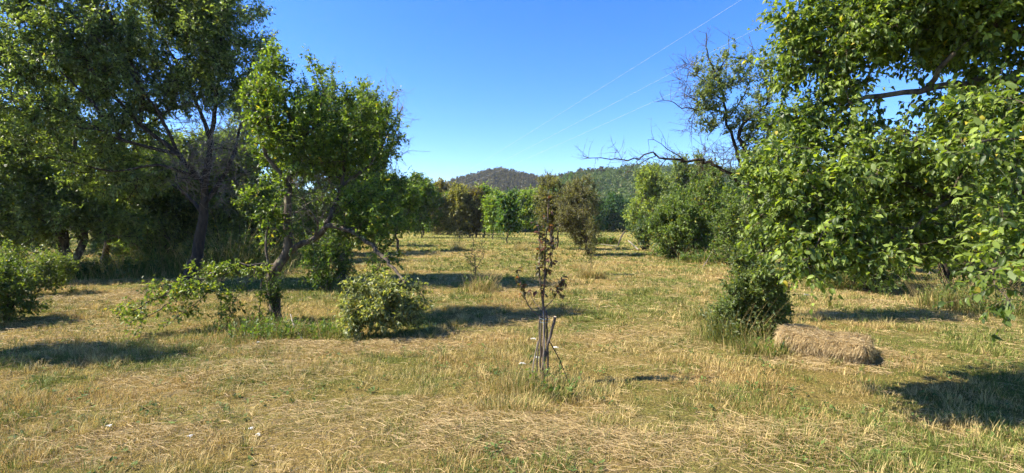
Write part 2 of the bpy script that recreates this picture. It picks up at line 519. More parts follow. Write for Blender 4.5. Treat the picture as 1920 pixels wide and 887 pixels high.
nt.links.new(mx.outputs[2], mx2.inputs[6]); nt.links.new(r2.outputs[0], mx2.inputs[7])
pr = nt.nodes.new('ShaderNodeBsdfPrincipled'); pr.inputs['Roughness'].default_value = 1; pr.inputs['Specular IOR Level'].default_value = 0.1
bp = nt.nodes.new('ShaderNodeBump'); bp.inputs['Strength'].default_value = 1; bp.inputs['Distance'].default_value = 0.05
nt.links.new(n1.outputs[0], bp.inputs['Height']); nt.links.new(bp.outputs[0], pr.inputs['Normal'])
nt.links.new(mx2.outputs[2], pr.inputs['Base Color']); nt.links.new(pr.outputs[0], out.inputs['Surface'])
M_GROUND = m
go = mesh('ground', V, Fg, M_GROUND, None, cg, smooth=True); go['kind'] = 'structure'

# ------------------------------------------------------------------ hills
def prof(pxs, pys, Y):
    pts = [P(a_, b_, Y) for a_, b_ in zip(pxs, pys)]
    return np.array([p[0] for p in pts]), np.array([p[2] for p in pts])
def smooth01(t):
    t = np.clip(t, 0, 1); return t * t * (3 - 2 * t)
XA, ZA = prof([-900, -200, 300, 600, 760, 840, 885, 935, 980, 1015, 1045, 1100, 1200, 1500, 2400], [404, 398, 392, 385, 372, 353, 338, 328, 335, 346, 343, 345, 360, 385, 402], 520)
XB, ZB = prof([900, 1000, 1045, 1080, 1130, 1180, 1250, 1300, 1500, 1900, 2600], [412, 380, 352, 342, 335, 328, 327, 328, 336, 355, 378], 380)
def hill_z(x, y):
    a_ = np.interp(x * 520 / np.maximum(y, 250), XA, ZA) * smooth01((y - 290) / 230) * (1 - 0.5 * smooth01((y - 520) / 400))
    b_ = np.interp(x * 380 / np.maximum(y, 180), XB, ZB) * smooth01((y - 150) / 230) * (1 - 0.5 * smooth01((y - 380) / 400))
    s_ = 5.0 * smooth01((y - 130) / 160)
    return np.maximum(np.maximum(a_, b_), s_) + 2.5 * (fbm(x, y, 0.02, 71, 3) - 0.5) * smooth01((y - 150) / 100)
hx = np.linspace(-900, 900, 160); hy = np.concatenate([np.linspace(125, 600, 70), np.linspace(640, 1100, 14)])
HX, HY = np.meshgrid(hx, hy); HZ = hill_z(HX, HY) - 0.6 * (1 - smooth01((HY - 125) / 30))
V = np.stack([HX, HY, HZ], -1).reshape(-1, 3); nx, ny = len(hx), len(hy)
a = (np.arange(ny - 1)[:, None] * nx + np.arange(nx - 1)[None, :])
M_HILL = plain('hill_scrub', (0.13, 0.14, 0.045), 1.0)
ho = mesh('hills', V, np.stack([a, a + 1, a + nx + 1, a + nx], -1).reshape(-1, 4), M_HILL, None, smooth=True); ho['kind'] = 'structure'

def wood_mass(name, label, xs, ys, zs, hs_, rs, nleaf, ls, dark, light, seed, cone=0.0, group=None):
    """many far trees that read as one wooded mass: leaf faces spread over lumpy crowns, plus trunks"""
    rr = np.random.default_rng(seed); N = len(xs)
    v = nz(rr.normal(size=(N, nleaf, 3))); q = rr.random((N, nleaf, 1)) ** 0.33
    v = v * q
    zz = (v[..., 2] + 1) / 2
    taper = (1 - cone * zz) * (1 + 0.25 * np.sin(zz * 9 + rr.random((N, 1)) * 6))
    p = np.empty((N, nleaf, 3))
    p[..., 0] = xs[:, None] + v[..., 0] * rs[:, None] * taper
    p[..., 1] = ys[:, None] + v[..., 1] * rs[:, None] * taper
    p[..., 2] = zs[:, None] + hs_[:, None] * (0.12 + 0.88 * zz)
    d = nz(rr.normal(size=(N, nleaf, 3)) + v * 0.8 + np.array([0, 0, .25])); nrm = nz(v + rr.normal(size=v.shape) * 0.5 + np.array([0, 0, 0.5]))
    tt = np.clip(rr.random((N, 1)) * 0.7 + rr.random((N, nleaf)) * 0.4 - 0.05, 0, 1)[..., None]
    c = np.array(dark) * (1 - tt) + np.array(light) * tt
    V, Fc, C = leaves(p.reshape(-1, 3), d.reshape(-1, 3), nrm.reshape(-1, 3), rr.uniform(ls * 0.6, ls * 1.3, N * nleaf), 0.8, c.reshape(-1, 3))
    o = mesh(name, V, Fc, M_FAR, None, C)
    return link_props(o, label, 'wood', None, 'stuff')

def scatter(n, px0, px1, y0, y1, rr):
    y = np.sqrt(rr.uniform(y0 ** 2, y1 ** 2, n)); px = rr.uniform(px0, px1, n)
    return (px - 960) / F * y, y
rr = np.random.default_rng(3)
x, y = scatter(2600, 640, 1130, 330, 560, rr)
wood_mass('hill_forest', 'dark conifer forest covering the rounded hill at the end of the orchard', x, y, hill_z(x, y) - 0.5, rr.uniform(5, 9, len(x)), rr.uniform(1.8, 3, len(x)), 42, 1.7, (0.04, 0.042, 0.02), (0.12, 0.098, 0.045), 5, 0.75)
x, y = scatter(2600, 1040, 2300, 170, 400, rr)
wood_mass('hillside_forest', 'mixed green forest on the long hillside to the right', x, y, hill_z(x, y) - 0.5, rr.uniform(4, 8, len(x)), rr.uniform(1.8, 3.2, len(x)), 60, 1.2, (0.035, 0.065, 0.02), (0.13, 0.175, 0.05), 6, 0.3)
x, y = scatter(620, 800, 1075, 90, 300, rr)
wood_mass('valley_wood', 'bright green poplar wood behind the young orchard trees', x, y, hill_z(x, y) * (y > 130) - 0.5, rr.uniform(6, 10.0, len(x)) * np.clip(y / 150, .62, 1.15), rr.uniform(1.3, 2.2, len(x)), 300, 0.75, (0.06, 0.105, 0.02), (0.17, 0.25, 0.045), 7, 0.7)
x, y = scatter(330, 1080, 1330, 92, 190, rr)
wood_mass('meadow_edge_wood', 'deep green wood along the far edge of the meadow', x, y, hill_z(x, y) * (y > 130) - 0.5, rr.uniform(6, 9.5, len(x)), rr.uniform(1.8, 3.0, len(x)), 420, 0.55, (0.025, 0.06, 0.018), (0.07, 0.125, 0.035), 8, 0.35)
x, y = scatter(560, -300, 880, 85, 240, rr)
wood_mass('distant_wood', 'low distant wood seen between the trunks on the left', x, y, hill_z(x, y) * (y > 130) - 0.5, rr.uniform(6, 10, len(x)), rr.uniform(2, 3.5, len(x)), 160, 0.9, (0.045, 0.08, 0.02), (0.13, 0.18, 0.045), 9, 0.3)
x, y = scatter(350, 1330, 2300, 90, 190, rr)
wood_mass('field_edge_wood', 'low distant wood behind the hedge on the right', x, y, hill_z(x, y) * (y > 130) - 0.5, rr.uniform(5, 9, len(x)), rr.uniform(2, 3.5, len(x)), 160, 0.9, (0.035, 0.07, 0.02), (0.1, 0.15, 0.04), 10, 0.3)
# ------------------------------------------------------------------ air
def haze(x0, x1, y0, y1, z0, z1, dens):
    V = np.array([[x, y, z] for x in (x0, x1) for y in (y0, y1) for z in (z0, z1)], float)
    Fq = np.array([[0, 1, 3, 2], [4, 6, 7, 5], [0, 4, 5, 1], [2, 3, 7, 6], [0, 2, 6, 4], [1, 5, 7, 3]])
    m = bpy.data.materials.new('air'); m.use_nodes = True; nt = m.node_tree; nt.nodes.clear()
    o = nt.nodes.new('ShaderNodeOutputMaterial'); v = nt.nodes.new('ShaderNodeVolumePrincipled')
    v.inputs['Color'].default_value = (.82, .9, 1, 1); v.inputs['Density'].default_value = dens; v.inputs['Anisotropy'].default_value = .2
    nt.links.new(v.outputs[0], o.inputs['Volume'])
    h = mesh('haze', V, Fq, m, None); h['kind'] = 'stuff'; h['label'] = 'thin blue summer haze over the far hills'
haze(-3100, 3100, -100, 3100, -6, 75, .00018)
# ------------------------------------------------------------------ trees on the left
def L(pts, r0, r1, jit=0.012):
    return ([P(*p) for p in pts], r0, r1, jit)
DG = (0.065, 0.1, 0.042); LG = (0.23, 0.3, 0.1)
b = G(350, 530)
build_tree('walnut_tree', 'tallest tree on the left, leaning trunk with long bare limbs raking up to the left', b,
    [([b, P(368, 480, 13.7), P(380, 420, 13.7), P(384, 350, 13.6), P(392, 300, 13.7)], 0.17, 0.08, 0.01),
     L([(392, 300, 13.7), (398, 240, 13.7), (410, 150, 13.8), (414, 60, 13.9), (402, -60, 14)], 0.07, 0.015, .01),
     L([(384, 350, 13.6), (335, 290, 13.3), (262, 232, 13), (190, 150, 12.6), (120, 60, 12.2), (60, -40, 12)], 0.075, 0.012),
     L([(262, 232, 13), (268, 170, 13), (235, 90, 12.8), (205, 20, 12.6), (190, -60, 12.6)], 0.06, 0.012),
     L([(335, 290, 13.3), (230, 262, 12.6), (130, 215, 12.2), (30, 190, 12)], 0.06, 0.01),
     L([(335, 290, 13.3), (290, 200, 12.9), (220, 110, 12.5), (130, 20, 12), (90, -50, 12)], 0.05, 0.01),
     L([(230, 262, 12.6), (160, 180, 12.2), (90, 110, 12), (20, 50, 11.8)], 0.04, 0.008),
     L([(384, 340, 13.6), (300, 310, 13), (210, 320, 12.7), (120, 300, 12.4), (60, 290, 12.2)], 0.05, 0.008),
     L([(384, 380, 13.6), (430, 310, 14), (455, 220, 14.3), (470, 120, 14.5)], 0.07, 0.012),
     L([(380, 400, 13.6), (330, 350, 14.4), (260, 330, 15), (190, 320, 15)], 0.06, 0.01),
     L([(396, 260, 13.7), (350, 150, 14), (300, 60, 14.3), (285, -40, 14.3)], 0.06, 0.012)],
    [E(415, 70, 14, 85, 110, 1.3, 1.1), E(300, 60, 13.6, 110, 110, 1.5, 1), E(180, 110, 12.8, 110, 90, 1.4, 1), E(70, 120, 12.3, 100, 80, 1.3, .8), E(445, 190, 14.2, 50, 90, 1.0, .9),
     E(250, 200, 13.4, 130, 60, 1.3, .9), E(60, 200, 12.2, 110, 60, 1.3, .9), E(380, 10, 14, 70, 80, 1.2, .7), E(160, 20, 12.8, 60, 50, 1, .3), E(400, 300, 13.4, 75, 75, 1.0, 1.3), E(250, 330, 13.6, 110, 45, 1.2, .7), E(190, 250, 13, 130, 50, 1.3, .9), E(330, 190, 13.6, 80, 60, 1.2, .8), E(20, 60, 12.5, 70, 60, 1.2, .5)],
    101, ntarget=1050, ntwig=12500, nleaf=8, leaf=(0.08, 0.14), wr=0.42, dark=DG, light=LG, hole=0.22, hs=0.9, twl=(0.2, 0.55), tip=0.006,
    dead=lambda q: (q[:, 0] / q[:, 1] * F + 960 > 320) & (q[:, 0] / q[:, 1] * F + 960 < 475) & ((H - q[:, 2]) / q[:, 1] * F + 420 > 210) & ((H - q[:, 2]) / q[:, 1] * F + 420 < 400), ndead=480, shoots=70, shl=(.4, 1.1), twig_r=0.005, seg=0.4, minz=2.5, droop=0.5, loose=0.02, bark=M_BARKD)
b = G(135, 522)
build_tree('plum_tree', 'dark forked tree at far left with a black double trunk', b,
    [([b, P(125, 490, 14.8), P(118, 450, 14.8), P(112, 380, 14.8), P(140, 290, 14.8), P(145, 200, 14.8)], 0.17, 0.03, .02),
     L([(140, 490, 14.8), (158, 450, 14.9), (160, 400, 15), (190, 320, 15.2), (240, 260, 15.4)], 0.12, 0.02),
     L([(112, 400, 14.8), (60, 330, 14.5), (10, 250, 14.2)], 0.07, 0.01)],
    [E(60, 330, 14.3, 120, 75, 1.4), E(150, 370, 14.8, 110, 55, 1.5), E(20, 400, 13.8, 90, 50, 1.2), E(230, 330, 15.4, 80, 40, 1.4), E(-40, 300, 14, 80, 120, 1.4), E(110, 180, 14.8, 80, 50, 1.3, .5), E(120, 410, 14.5, 130, 35, 1.6, .9), E(30, 440, 14, 80, 30, 1.2, .7), E(200, 420, 15, 90, 35, 1.4, .8), E(90, 260, 14.5, 90, 50, 1.3, .7)],
    102, ntarget=560, ntwig=8500, nleaf=8, leaf=(0.08, 0.14), wr=0.5, dark=DG, light=LG, hole=0.25, hs=1, twl=(0.2, 0.5), tip=0.006, twig_r=0.004, seg=0.4, minz=1.0)
b = G(28, 492)
build_tree('plum_tree', 'thin-trunked tree at the left edge behind the green bush', b,
    [([b, P(30, 460, 19), P(26, 400, 19), P(10, 300, 19), P(-10, 220, 19)], 0.13, 0.03, .02), L([(30, 470, 19), (60, 450, 19), (110, 435, 18.5), (150, 430, 18)], 0.05, 0.02)],
    [E(20, 330, 19, 110, 70, 2), E(-60, 300, 19, 90, 120, 2), E(60, 260, 20, 90, 50, 1.6)],
    103, ntarget=300, ntwig=3200, nleaf=8, leaf=(0.1, 0.17), wr=0.5, dark=DG, light=LG, hole=0.2, hs=.8, twl=(0.25, 0.6), tip=0.008, twig_r=0.005, seg=0.5, minz=1.2)
b = G(193, 500)
build_tree('plum_tree', 'slanting tree second from the left fork with one low bough reaching right', b,
    [([b, P(200, 460, 17.5), P(205, 430, 17.5), P(215, 360, 17.5), P(250, 280, 17.8)], 0.12, 0.03, .02), L([(205, 450, 17.5), (170, 430, 17.3), (220, 445, 17.5), (275, 470, 17.4)], 0.045, 0.02)],
    [E(220, 370, 17.5, 100, 50, 1.5), E(300, 330, 18, 80, 60, 1.6), E(180, 300, 18, 80, 35, 1.5, .5)],
    104, ntarget=280, ntwig=3400, nleaf=8, leaf=(0.09, 0.16), wr=0.5, dark=DG, light=LG, hole=0.2, hs=.9, twl=(0.2, 0.5), tip=0.007, twig_r=0.004, seg=0.45, minz=1.2)
th = [(275, 500, 60, 'dark thicket tree behind the low bough on the left', 290, 350, 80, 90), (310, 502, 50, 'upright thicket tree just left of the tall leaning trunk', 330, 360, 70, 80),
      (425, 492, 55, 'shaded thicket tree just right of the tall leaning trunk', 420, 350, 75, 100), (465, 490, 45, 'shaded thicket tree behind the dead twigs, nearest the fruit tree', 480, 330, 70, 110),
      (590, 478, 60, 'thicket tree showing dark between the two fruit trees', 590, 360, 90, 70), (352, 480, 40, 'farthest thicket tree, filling the gap behind the leaning trunk', 380, 400, 110, 55)]
for i, (px, py, w_, lab, cx, cy_, rx, ry) in enumerate(th):
    b = G(px, py); Y = b[1]
    build_tree('thicket_tree', lab, b,
        [([b, P(px + 4, py - 50, Y), P(px - 5 + i * 3, py - 110, Y), P(cx, cy_, Y), P(cx + 10, cy_ - ry * .6, Y)], 0.11, 0.02, .04), L([(px + 2, py - 45, Y), (px + 25 - i * 8, py - 90, Y + .5), (cx + 40, cy_ - 20, Y + 1)], 0.06, 0.012)],
        [E(cx, cy_, Y, rx * 1.1, ry, 2.0), E(cx, cy_ + ry * .85, Y + 1, rx * 1.1, ry * .45, 1.5, 1.0), E(cx - rx * .5, cy_ + ry * .5, Y - .5, rx * .6, ry * .45, 1.4, .7), E(cx + rx * .5, cy_ + ry * .45, Y + .5, rx * .6, ry * .5, 1.4, .7)],
        110 + i, shoots=20, shl=(.4, 1), ntarget=300, ntwig=3400, nleaf=8, leaf=(0.1, 0.17), wr=0.5, dark=DG, light=LG, hole=0.1, hs=.8, twl=(0.25, 0.6), tip=0.007, twig_r=0.005, seg=0.5, minz=0.6, bark=M_BARKD,
        group='trees of the dark thicket on the left')

TH_ = 'low thicket shrubs between the left trunks'
for i, (px, py, top, half, lab) in enumerate([(300, 500, 395, 60, 'low thicket shrub left of the tall leaning trunk'), (432, 500, 380, 60, 'thicket shrub just right of the tall leaning trunk'), (490, 488, 385, 50, 'thicket shrub behind the leaning fruit tree'), (570, 478, 395, 55, 'thicket shrub between the two fruit trees, farther back'), (235, 490, 440, 45, 'lowest thicket shrub under the low bough'), (75, 478, 425, 60, 'far thicket shrub behind the forked dark trunk')]):
    b = G(px, py); Y = b[1]; hp = py - top
    build_tree('thicket_shrub', lab, b, [([b, P(px - 5, py - hp * .5, Y), P(px, top + 20, Y)], .05, .01, .03), ([b + np.array([.2, 0, 0]), P(px + half * .5, py - hp * .5, Y), P(px + half * .7, top + 30, Y)], .04, .01, .03), ([b - np.array([.2, 0, 0]), P(px - half * .5, py - hp * .5, Y), P(px - half * .7, top + 30, Y)], .04, .01, .03)],
        [E(px, py - hp * .5, Y, half, hp * .5, 1.2), E(px + half * .4, py - hp * .3, Y - .5, half * .6, hp * .3, .8, .6)], 160 + i, ntarget=160, ntwig=1500, nleaf=8, leaf=(.08, .14), dark=DG, light=LG, hole=.2, hs=.8, twl=(.2, .5), tip=.006, twig_r=.004, seg=.4, minz=-1, shoots=30, shl=(.4, 1), cat='shrub', group=TH_, bark=M_BARKD)

# the fruit tree in the middle left
b = G(520, 603); Y = 8.25
fd = lambda q: (q[:, 0] / q[:, 1] * F + 960 > 540) & (q[:, 0] / q[:, 1] * F + 960 < 640) & ((H - q[:, 2]) / q[:, 1] * F + 420 > 330) & ((H - q[:, 2]) / q[:, 1] * F + 420 < 450)
FL = (0.15, 0.225, 0.04)
rt, tt_ = build_tree('apple_tree', 'lichen-barked fruit tree whose trunk leans and forks, crown in full sun', b,
    [([b, P(514, 560, Y), P(510, 520, Y), P(528, 490, Y), P(540, 465, Y), P(540, 400, Y), P(543, 345, Y), P(548, 260, Y), P(530, 180, Y), P(512, 125, Y)], 0.1, 0.01, .008),
     L([(532, 482, Y), (556, 462, Y), (590, 445, 8.2), (612, 425, 8.1), (640, 425, 8.0), (690, 455, 7.8), (730, 495, 7.5), (760, 530, 7.2)], 0.06, 0.018),
     L([(548, 260, Y), (590, 240, 8.3), (604, 190, 8.4), (604, 155, 8.5)], 0.03, 0.006),
     L([(543, 345, Y), (500, 290, 8.1), (480, 210, 8.0), (500, 140, 8)], 0.04, 0.008),
     L([(612, 425, 8.1), (640, 350, 8.4), (650, 260, 8.6), (655, 190, 8.7)], 0.05, 0.008),
     L([(640, 350, 8.4), (700, 300, 8.7), (740, 230, 8.8)], 0.03, 0.006),
     L([(522, 575, Y), (503, 500, 8.0), (500, 440, 8.0), (510, 400, 8.0), (525, 370, 8)], 0.028, 0.012),
     L([(590, 445, 8.2), (595, 415, 8.0), (570, 390, 7.9), (550, 400, 7.9)], 0.022, 0.01)],
    [E(505, 190, 8.1, 45, 105, .5), E(560, 270, 8.3, 90, 90, .8), E(518, 130, 8.1, 25, 35, .3, .4), E(605, 175, 8.4, 17, 55, .2, .5), E(640, 310, 8.5, 85, 80, .8), E(655, 210, 8.7, 45, 60, .5, .7), E(480, 330, 8, 40, 55, .5, .6),
     E(715, 250, 8.8, 45, 65, .5, .7), E(650, 410, 8.2, 80, 40, .7, .8), E(720, 420, 8, 45, 50, .5, .7), E(700, 500, 7.6, 50, 35, .4, .5), E(450, 370, 8, 25, 30, .3, .3), E(600, 330, 8.0, 70, 60, .5, .8), E(690, 360, 8.2, 60, 50, .5, .8), E(500, 400, 7.9, 35, 30, .3, .3), E(680, 450, 7.8, 60, 35, .4, .8), E(620, 470, 7.9, 40, 25, .3, .4), E(640, 440, 8.2, 70, 30, .5, .9), E(720, 470, 7.7, 40, 30, .3, .6), E(550, 430, 8.0, 80, 35, .4, .5), E(580, 500, 7.9, 40, 30, .3, .3), E(600, 380, 8.1, 60, 40, .4, .6)],
    121, ntarget=600, ntwig=3500, nleaf=9, leaf=(0.05, 0.09), wr=0.5, dark=(0.035, 0.07, 0.015), light=(0.2, .28, .05), yellow=0.02, hi=False, hole=0.42, hs=1.7, twl=(0.1, 0.35), tip=0.004, twig_r=0.0022, seg=0.22, minz=0.75,
    dead=fd, ndead=110, rmax=.016, shoots=50, shl=(.15, .4))
# ivy-like shoots round its foot, the broken boughs beside it
def bough(name, label, limbs, ells, seed, base, **k):
    return build_tree(name, label, base, limbs, ells, seed, cat='broken bough', **k)
b = P(512, 497, 8.1)
lb = [([b, P(440, 500, 7.8), P(360, 530, 7.5), P(290, 562, 7.2), P(225, 592, 7.0)], 0.026, 0.005, .015), L([(440, 500, 7.8), (395, 545, 7.4), (345, 585, 7.1), (310, 612, 7)], 0.012, 0.004), L([(360, 535, 7.5), (300, 580, 7.0), (262, 610, 6.8), (240, 648, 6.7)], 0.012, 0.004), L([(480, 500, 7.9), (450, 550, 7.6), (415, 595, 7.4)], 0.012, 0.004), L([(410, 510, 7.7), (350, 545, 7.3), (280, 560, 7.1)], .01, .004), L([(495, 500, 8), (488, 560, 7.9), (486, 600, 7.9)], .012, .006)]
bough('fallen_bough', 'leafy bough hanging down to the left of the fruit tree until it touches the grass', lb,
    [E(430, 508, 7.7, 80, 12, .25), E(340, 545, 7.3, 70, 14, .2), E(255, 588, 7.05, 32, 14, .2), E(248, 625, 6.75, 12, 25, .1, .3), E(425, 570, 7.5, 25, 28, .2, .6), E(345, 590, 7.15, 36, 16, .2, .5)],
    131, b, ntarget=110, ntwig=520, nleaf=7, leaf=(0.04, 0.08), wr=0.5, dark=(0.06, 0.1, 0.02), light=(0.21, 0.27, 0.055), hole=0.1, hs=2, twl=(0.06, 0.2), tip=0.0025, twig_r=0.002, seg=0.15, minz=-2, yellow=.04, rmax=.012)
b = P(752, 522, 7.3)
bough('broken_bough', 'bushy broken bough of pale curled leaves lying right of the fruit tree', 
    [([b, P(735, 560, 7.2), P(700, 585, 7.1), P(660, 600, 7.0)], 0.03, 0.006, .01), L([(735, 560, 7.2), (760, 590, 7.1), (790, 620, 7.1)], 0.014, 0.004), L([(700, 585, 7.1), (720, 545, 7), (690, 520, 7)], 0.014, 0.004), L([(745, 535, 7.3), (785, 545, 7.3), (800, 565, 7.3)], 0.012, 0.004)],
    [E(710, 580, 7.0, 65, 50, .45), E(740, 540, 7.2, 50, 40, .4), E(770, 590, 7.1, 25, 30, .3, .7), E(670, 610, 6.9, 35, 22, .3, .7), E(665, 560, 7, 22, 30, .3, .5)],
    132, b, ntarget=170, ntwig=950, nleaf=9, leaf=(0.05, 0.09), wr=0.45, dark=(0.08, 0.11, 0.04), light=(0.33, 0.35, 0.14), hole=0.35, hs=2, twl=(0.08, 0.25), tip=0.003, twig_r=0.002, seg=0.15, minz=-2, yellow=.06, ycol=(0.36, 0.3, 0.12), droop=.7)
b = G(645, 532)
build_tree('cherry_tree', 'rounded dark green tree behind the leaning fruit tree, bare twigs on its right top', b,
    [([b, P(645, 500, 13.3), P(648, 460, 13.2), P(660, 400, 13.2), P(675, 300, 13.2), P(690, 200, 13.2)], 0.13, 0.02, .03), L([(655, 420, 13.2), (700, 360, 13), (735, 270, 13), (755, 200, 13)], 0.07, 0.01), L([(675, 350, 13.2), (620, 290, 13.4), (590, 200, 13.4)], 0.06, 0.01)],
    [E(690, 270, 13, 65, 95, 1.1), E(640, 330, 13.3, 90, 90, 1.2), E(600, 220, 13.4, 50, 60, .9, .6), E(715, 370, 13, 50, 80, .9), E(660, 200, 13.2, 40, 35, .7, .5), E(600, 420, 13.3, 80, 40, 1, .6), E(740, 300, 12.8, 25, 70, .5, .4)],
    133, ntarget=520, ntwig=6500, nleaf=8, leaf=(0.055, 0.1), wr=0.5, dark=(0.04, 0.075, 0.022), light=(0.15, 0.22, 0.055), hole=0.3, hs=1.1, twl=(0.15, 0.45), tip=0.005, twig_r=0.003, seg=0.35, minz=1.0,
    dead=lambda q: (q[:, 0] / q[:, 1] * F + 960 > 722) & ((H - q[:, 2]) / q[:, 1] * F + 420 < 330), ndead=130, shoots=60, shl=(.3, .9))

# ------------------------------------------------------------------ orchard trees in the middle
def simple_tree(name, label, px, py, top, half, seed, group=None, dark=GREEN_D, light=GREEN_L, trunk=0.25, nt=90, ntw=650, leaf=None, bark=None, yellow=.02, hole=.15, ndead=0, low=None, wr=.5, tcol=None, r=.06, bias=1.0):
    """a tree whose foot is seen at px,py, its top at height top (photo y) and crown half-width half (photo px)"""
    b = G(px, py); Y = b[1]; s_ = Y / F
    cb = py - (py - top) * trunk if low is None else low
    cyy = (cb + top) / 2; hh_ = (cb - top) / 2
    lf = leaf or (max(0.05, 0.0045 * Y), max(0.09, 0.0075 * Y))
    rr_ = np.random.default_rng(seed + 900)
    j = lambda a: rr_.normal() * a * half
    return build_tree(name, label, b,
        [([b, P(px + j(.05), py - (py - cb) * .6, Y), P(px + j(.08), cb, Y), P(px + j(.12), cyy, Y), P(px + j(.12), top + hh_ * .25, Y)], r, .012, .02 * Y / 30),
         ([P(px, cb, Y), P(px - half * .4, cyy + hh_ * .3, Y + half * s_ * .3), P(px - half * .7, cyy - hh_ * .2, Y + half * s_ * .4)], r * .5, .01),
         ([P(px, cb, Y), P(px + half * .4, cyy + hh_ * .3, Y - half * s_ * .3), P(px + half * .65, cyy - hh_ * .3, Y - half * s_ * .4)], r * .5, .01)],
        [E(px + j(.1), cyy, Y, half * .75, hh_ * .95, half * s_ * .8), E(px - half * .35, cyy + hh_ * .3 + j(.1), Y, half * .6, hh_ * .55, half * s_ * .6, .8), E(px + half * .35, cyy + hh_ * .1 + j(.2), Y, half * .6, hh_ * .6, half * s_ * .6, .8), E(px + j(.15), cyy - hh_ * .5, Y, half * .45, hh_ * .5, half * s_ * .5, .5), E(px, cyy + hh_ * .65, Y, half * .8, hh_ * .35, half * s_ * .7, .5)],
        seed, ntarget=nt, ntwig=ntw, nleaf=8, leaf=lf, wr=wr, dark=dark, light=light, hole=hole, hs=1.3, shoots=30, shl=(.01 * Y, .024 * Y), twl=(0.006 * Y, 0.018 * Y), tip=max(.004, .00025 * Y), twig_r=max(.002, .00018 * Y), seg=.3, minz=.3, yellow=yellow, bark=bark, group=group,
        dead=(lambda q: q[:, 2] > 1e9) if not ndead else None, cat='tree', bias=bias)
YG = ((0.09, 0.15, 0.025), (0.25, 0.34, 0.055))
simple_tree('orchard_tree', 'round fresh-green orchard tree standing clear at the left side of the mown lane', 745, 472, 333, 45, 201, 'orchard trees', (0.05, 0.1, 0.018), (0.19, 0.27, 0.05), .24, 190, 2300, r=.08)
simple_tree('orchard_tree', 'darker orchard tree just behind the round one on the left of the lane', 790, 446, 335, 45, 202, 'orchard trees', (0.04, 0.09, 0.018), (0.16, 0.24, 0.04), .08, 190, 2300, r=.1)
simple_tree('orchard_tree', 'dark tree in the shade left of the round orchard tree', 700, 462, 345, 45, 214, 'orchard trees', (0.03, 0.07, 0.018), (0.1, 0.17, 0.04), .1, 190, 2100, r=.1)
simple_tree('orchard_tree', 'wide olive-brown old tree behind, touching the hill line with bare top twigs', 825, 440, 352, 48, 203, 'orchard trees', (0.07, 0.08, 0.035), (0.24, 0.2, 0.075), .03, 200, 2200, r=.1, yellow=.15)
simple_tree('orchard_tree', 'grey-olive old tree with dense low crown, left of the bright young trees', 862, 446, 357, 36, 204, 'orchard trees', (0.07, 0.085, 0.035), (0.24, 0.23, 0.085), .03, 200, 2200, r=.1, yellow=.05)
simple_tree('orchard_tree', 'dark narrow old tree next to the bright young trees', 893, 446, 362, 22, 205, 'orchard trees', (0.055, 0.055, 0.03), (0.18, 0.15, 0.065), .03, 150, 1300, r=.1)
for i, (px, py, top, half, lab) in enumerate([(910, 441, 366, 20, 'yellow-green young tree, first in the far bright row'), (924, 449, 380, 13, 'slender young tree on a thin pale stem in the bright row'), (951, 457, 376, 20, 'nearest young tree of the bright row, straight bare stem'),
        (985, 440, 376, 20, 'rounded young tree right of the nearest young stem'), (1004, 436, 372, 16, 'small young tree at the right end of the bright row'), (938, 436, 374, 17, 'young tree half hidden behind the nearest one of the row'), (968, 436, 378, 15, 'young tree far back between two brighter ones')]):
    simple_tree('young_tree', lab, px, py, top, half, 220 + i, 'young trees in the far orchard row', YG[0] if i != 2 else (0.04, 0.09, 0.03), YG[1] if i != 2 else (0.13, 0.22, 0.06), .2, 110, 1100, r=.06)
PD = (0.08, 0.085, 0.04); PL = (0.24, 0.235, 0.095)
b = G(1037, 468)
build_tree('pear_tree', 'old thin-leaved tree on a dark forked trunk behind the staked sapling', b,
    [([b, P(1034, 440, 31), P(1038, 410, 31), P(1040, 370, 31), P(1032, 325, 31)], .13, .02, .03), L([(1036, 430, 31), (1060, 395, 31), (1085, 360, 31)], .08, .015), L([(1038, 410, 31), (1022, 380, 31), (1018, 340, 31)], .06, .012), ([G(1044, 466), P(1046, 440, 31.5), P(1042, 420, 31)], .06, .05)],
    [E(1032, 380, 31, 28, 48, 1), E(1062, 388, 31, 38, 45, 1.1), E(1030, 345, 31, 18, 30, .6, .4), E(1018, 410, 31, 16, 28, .5, .4)], 231, ntarget=260, ntwig=2900, nleaf=7, leaf=(.08, .15), dark=PD, light=PL, hole=.35, hs=1.2, twl=(.2, .6), tip=.008, twig_r=.006, seg=.4, minz=1.2, group='orchard trees')
b = G(1104, 478)
build_tree('pear_tree', 'twiggy brown-green tree leaning right beside the lane, right of the old thin-leaved tree', b,
    [([b, P(1100, 460, 25), P(1094, 430, 25), P(1092, 390, 25), P(1090, 345, 25)], .1, .015, .03), L([(1098, 450, 25), (1075, 415, 25), (1062, 380, 25)], .06, .01), L([(1094, 430, 25), (1110, 395, 25), (1115, 350, 25)], .05, .01)],
    [E(1090, 395, 25, 32, 62, .9), E(1070, 400, 25, 28, 45, .8, .8), E(1102, 440, 25, 22, 35, .6, .7)], 232, ntarget=260, ntwig=2500, nleaf=6, leaf=(.07, .12), dark=PD, light=(.21, .2, .085), hole=.25, hs=1.2, twl=(.2, .6), tip=.007, twig_r=.006, seg=.35, minz=.5, group='orchard trees')
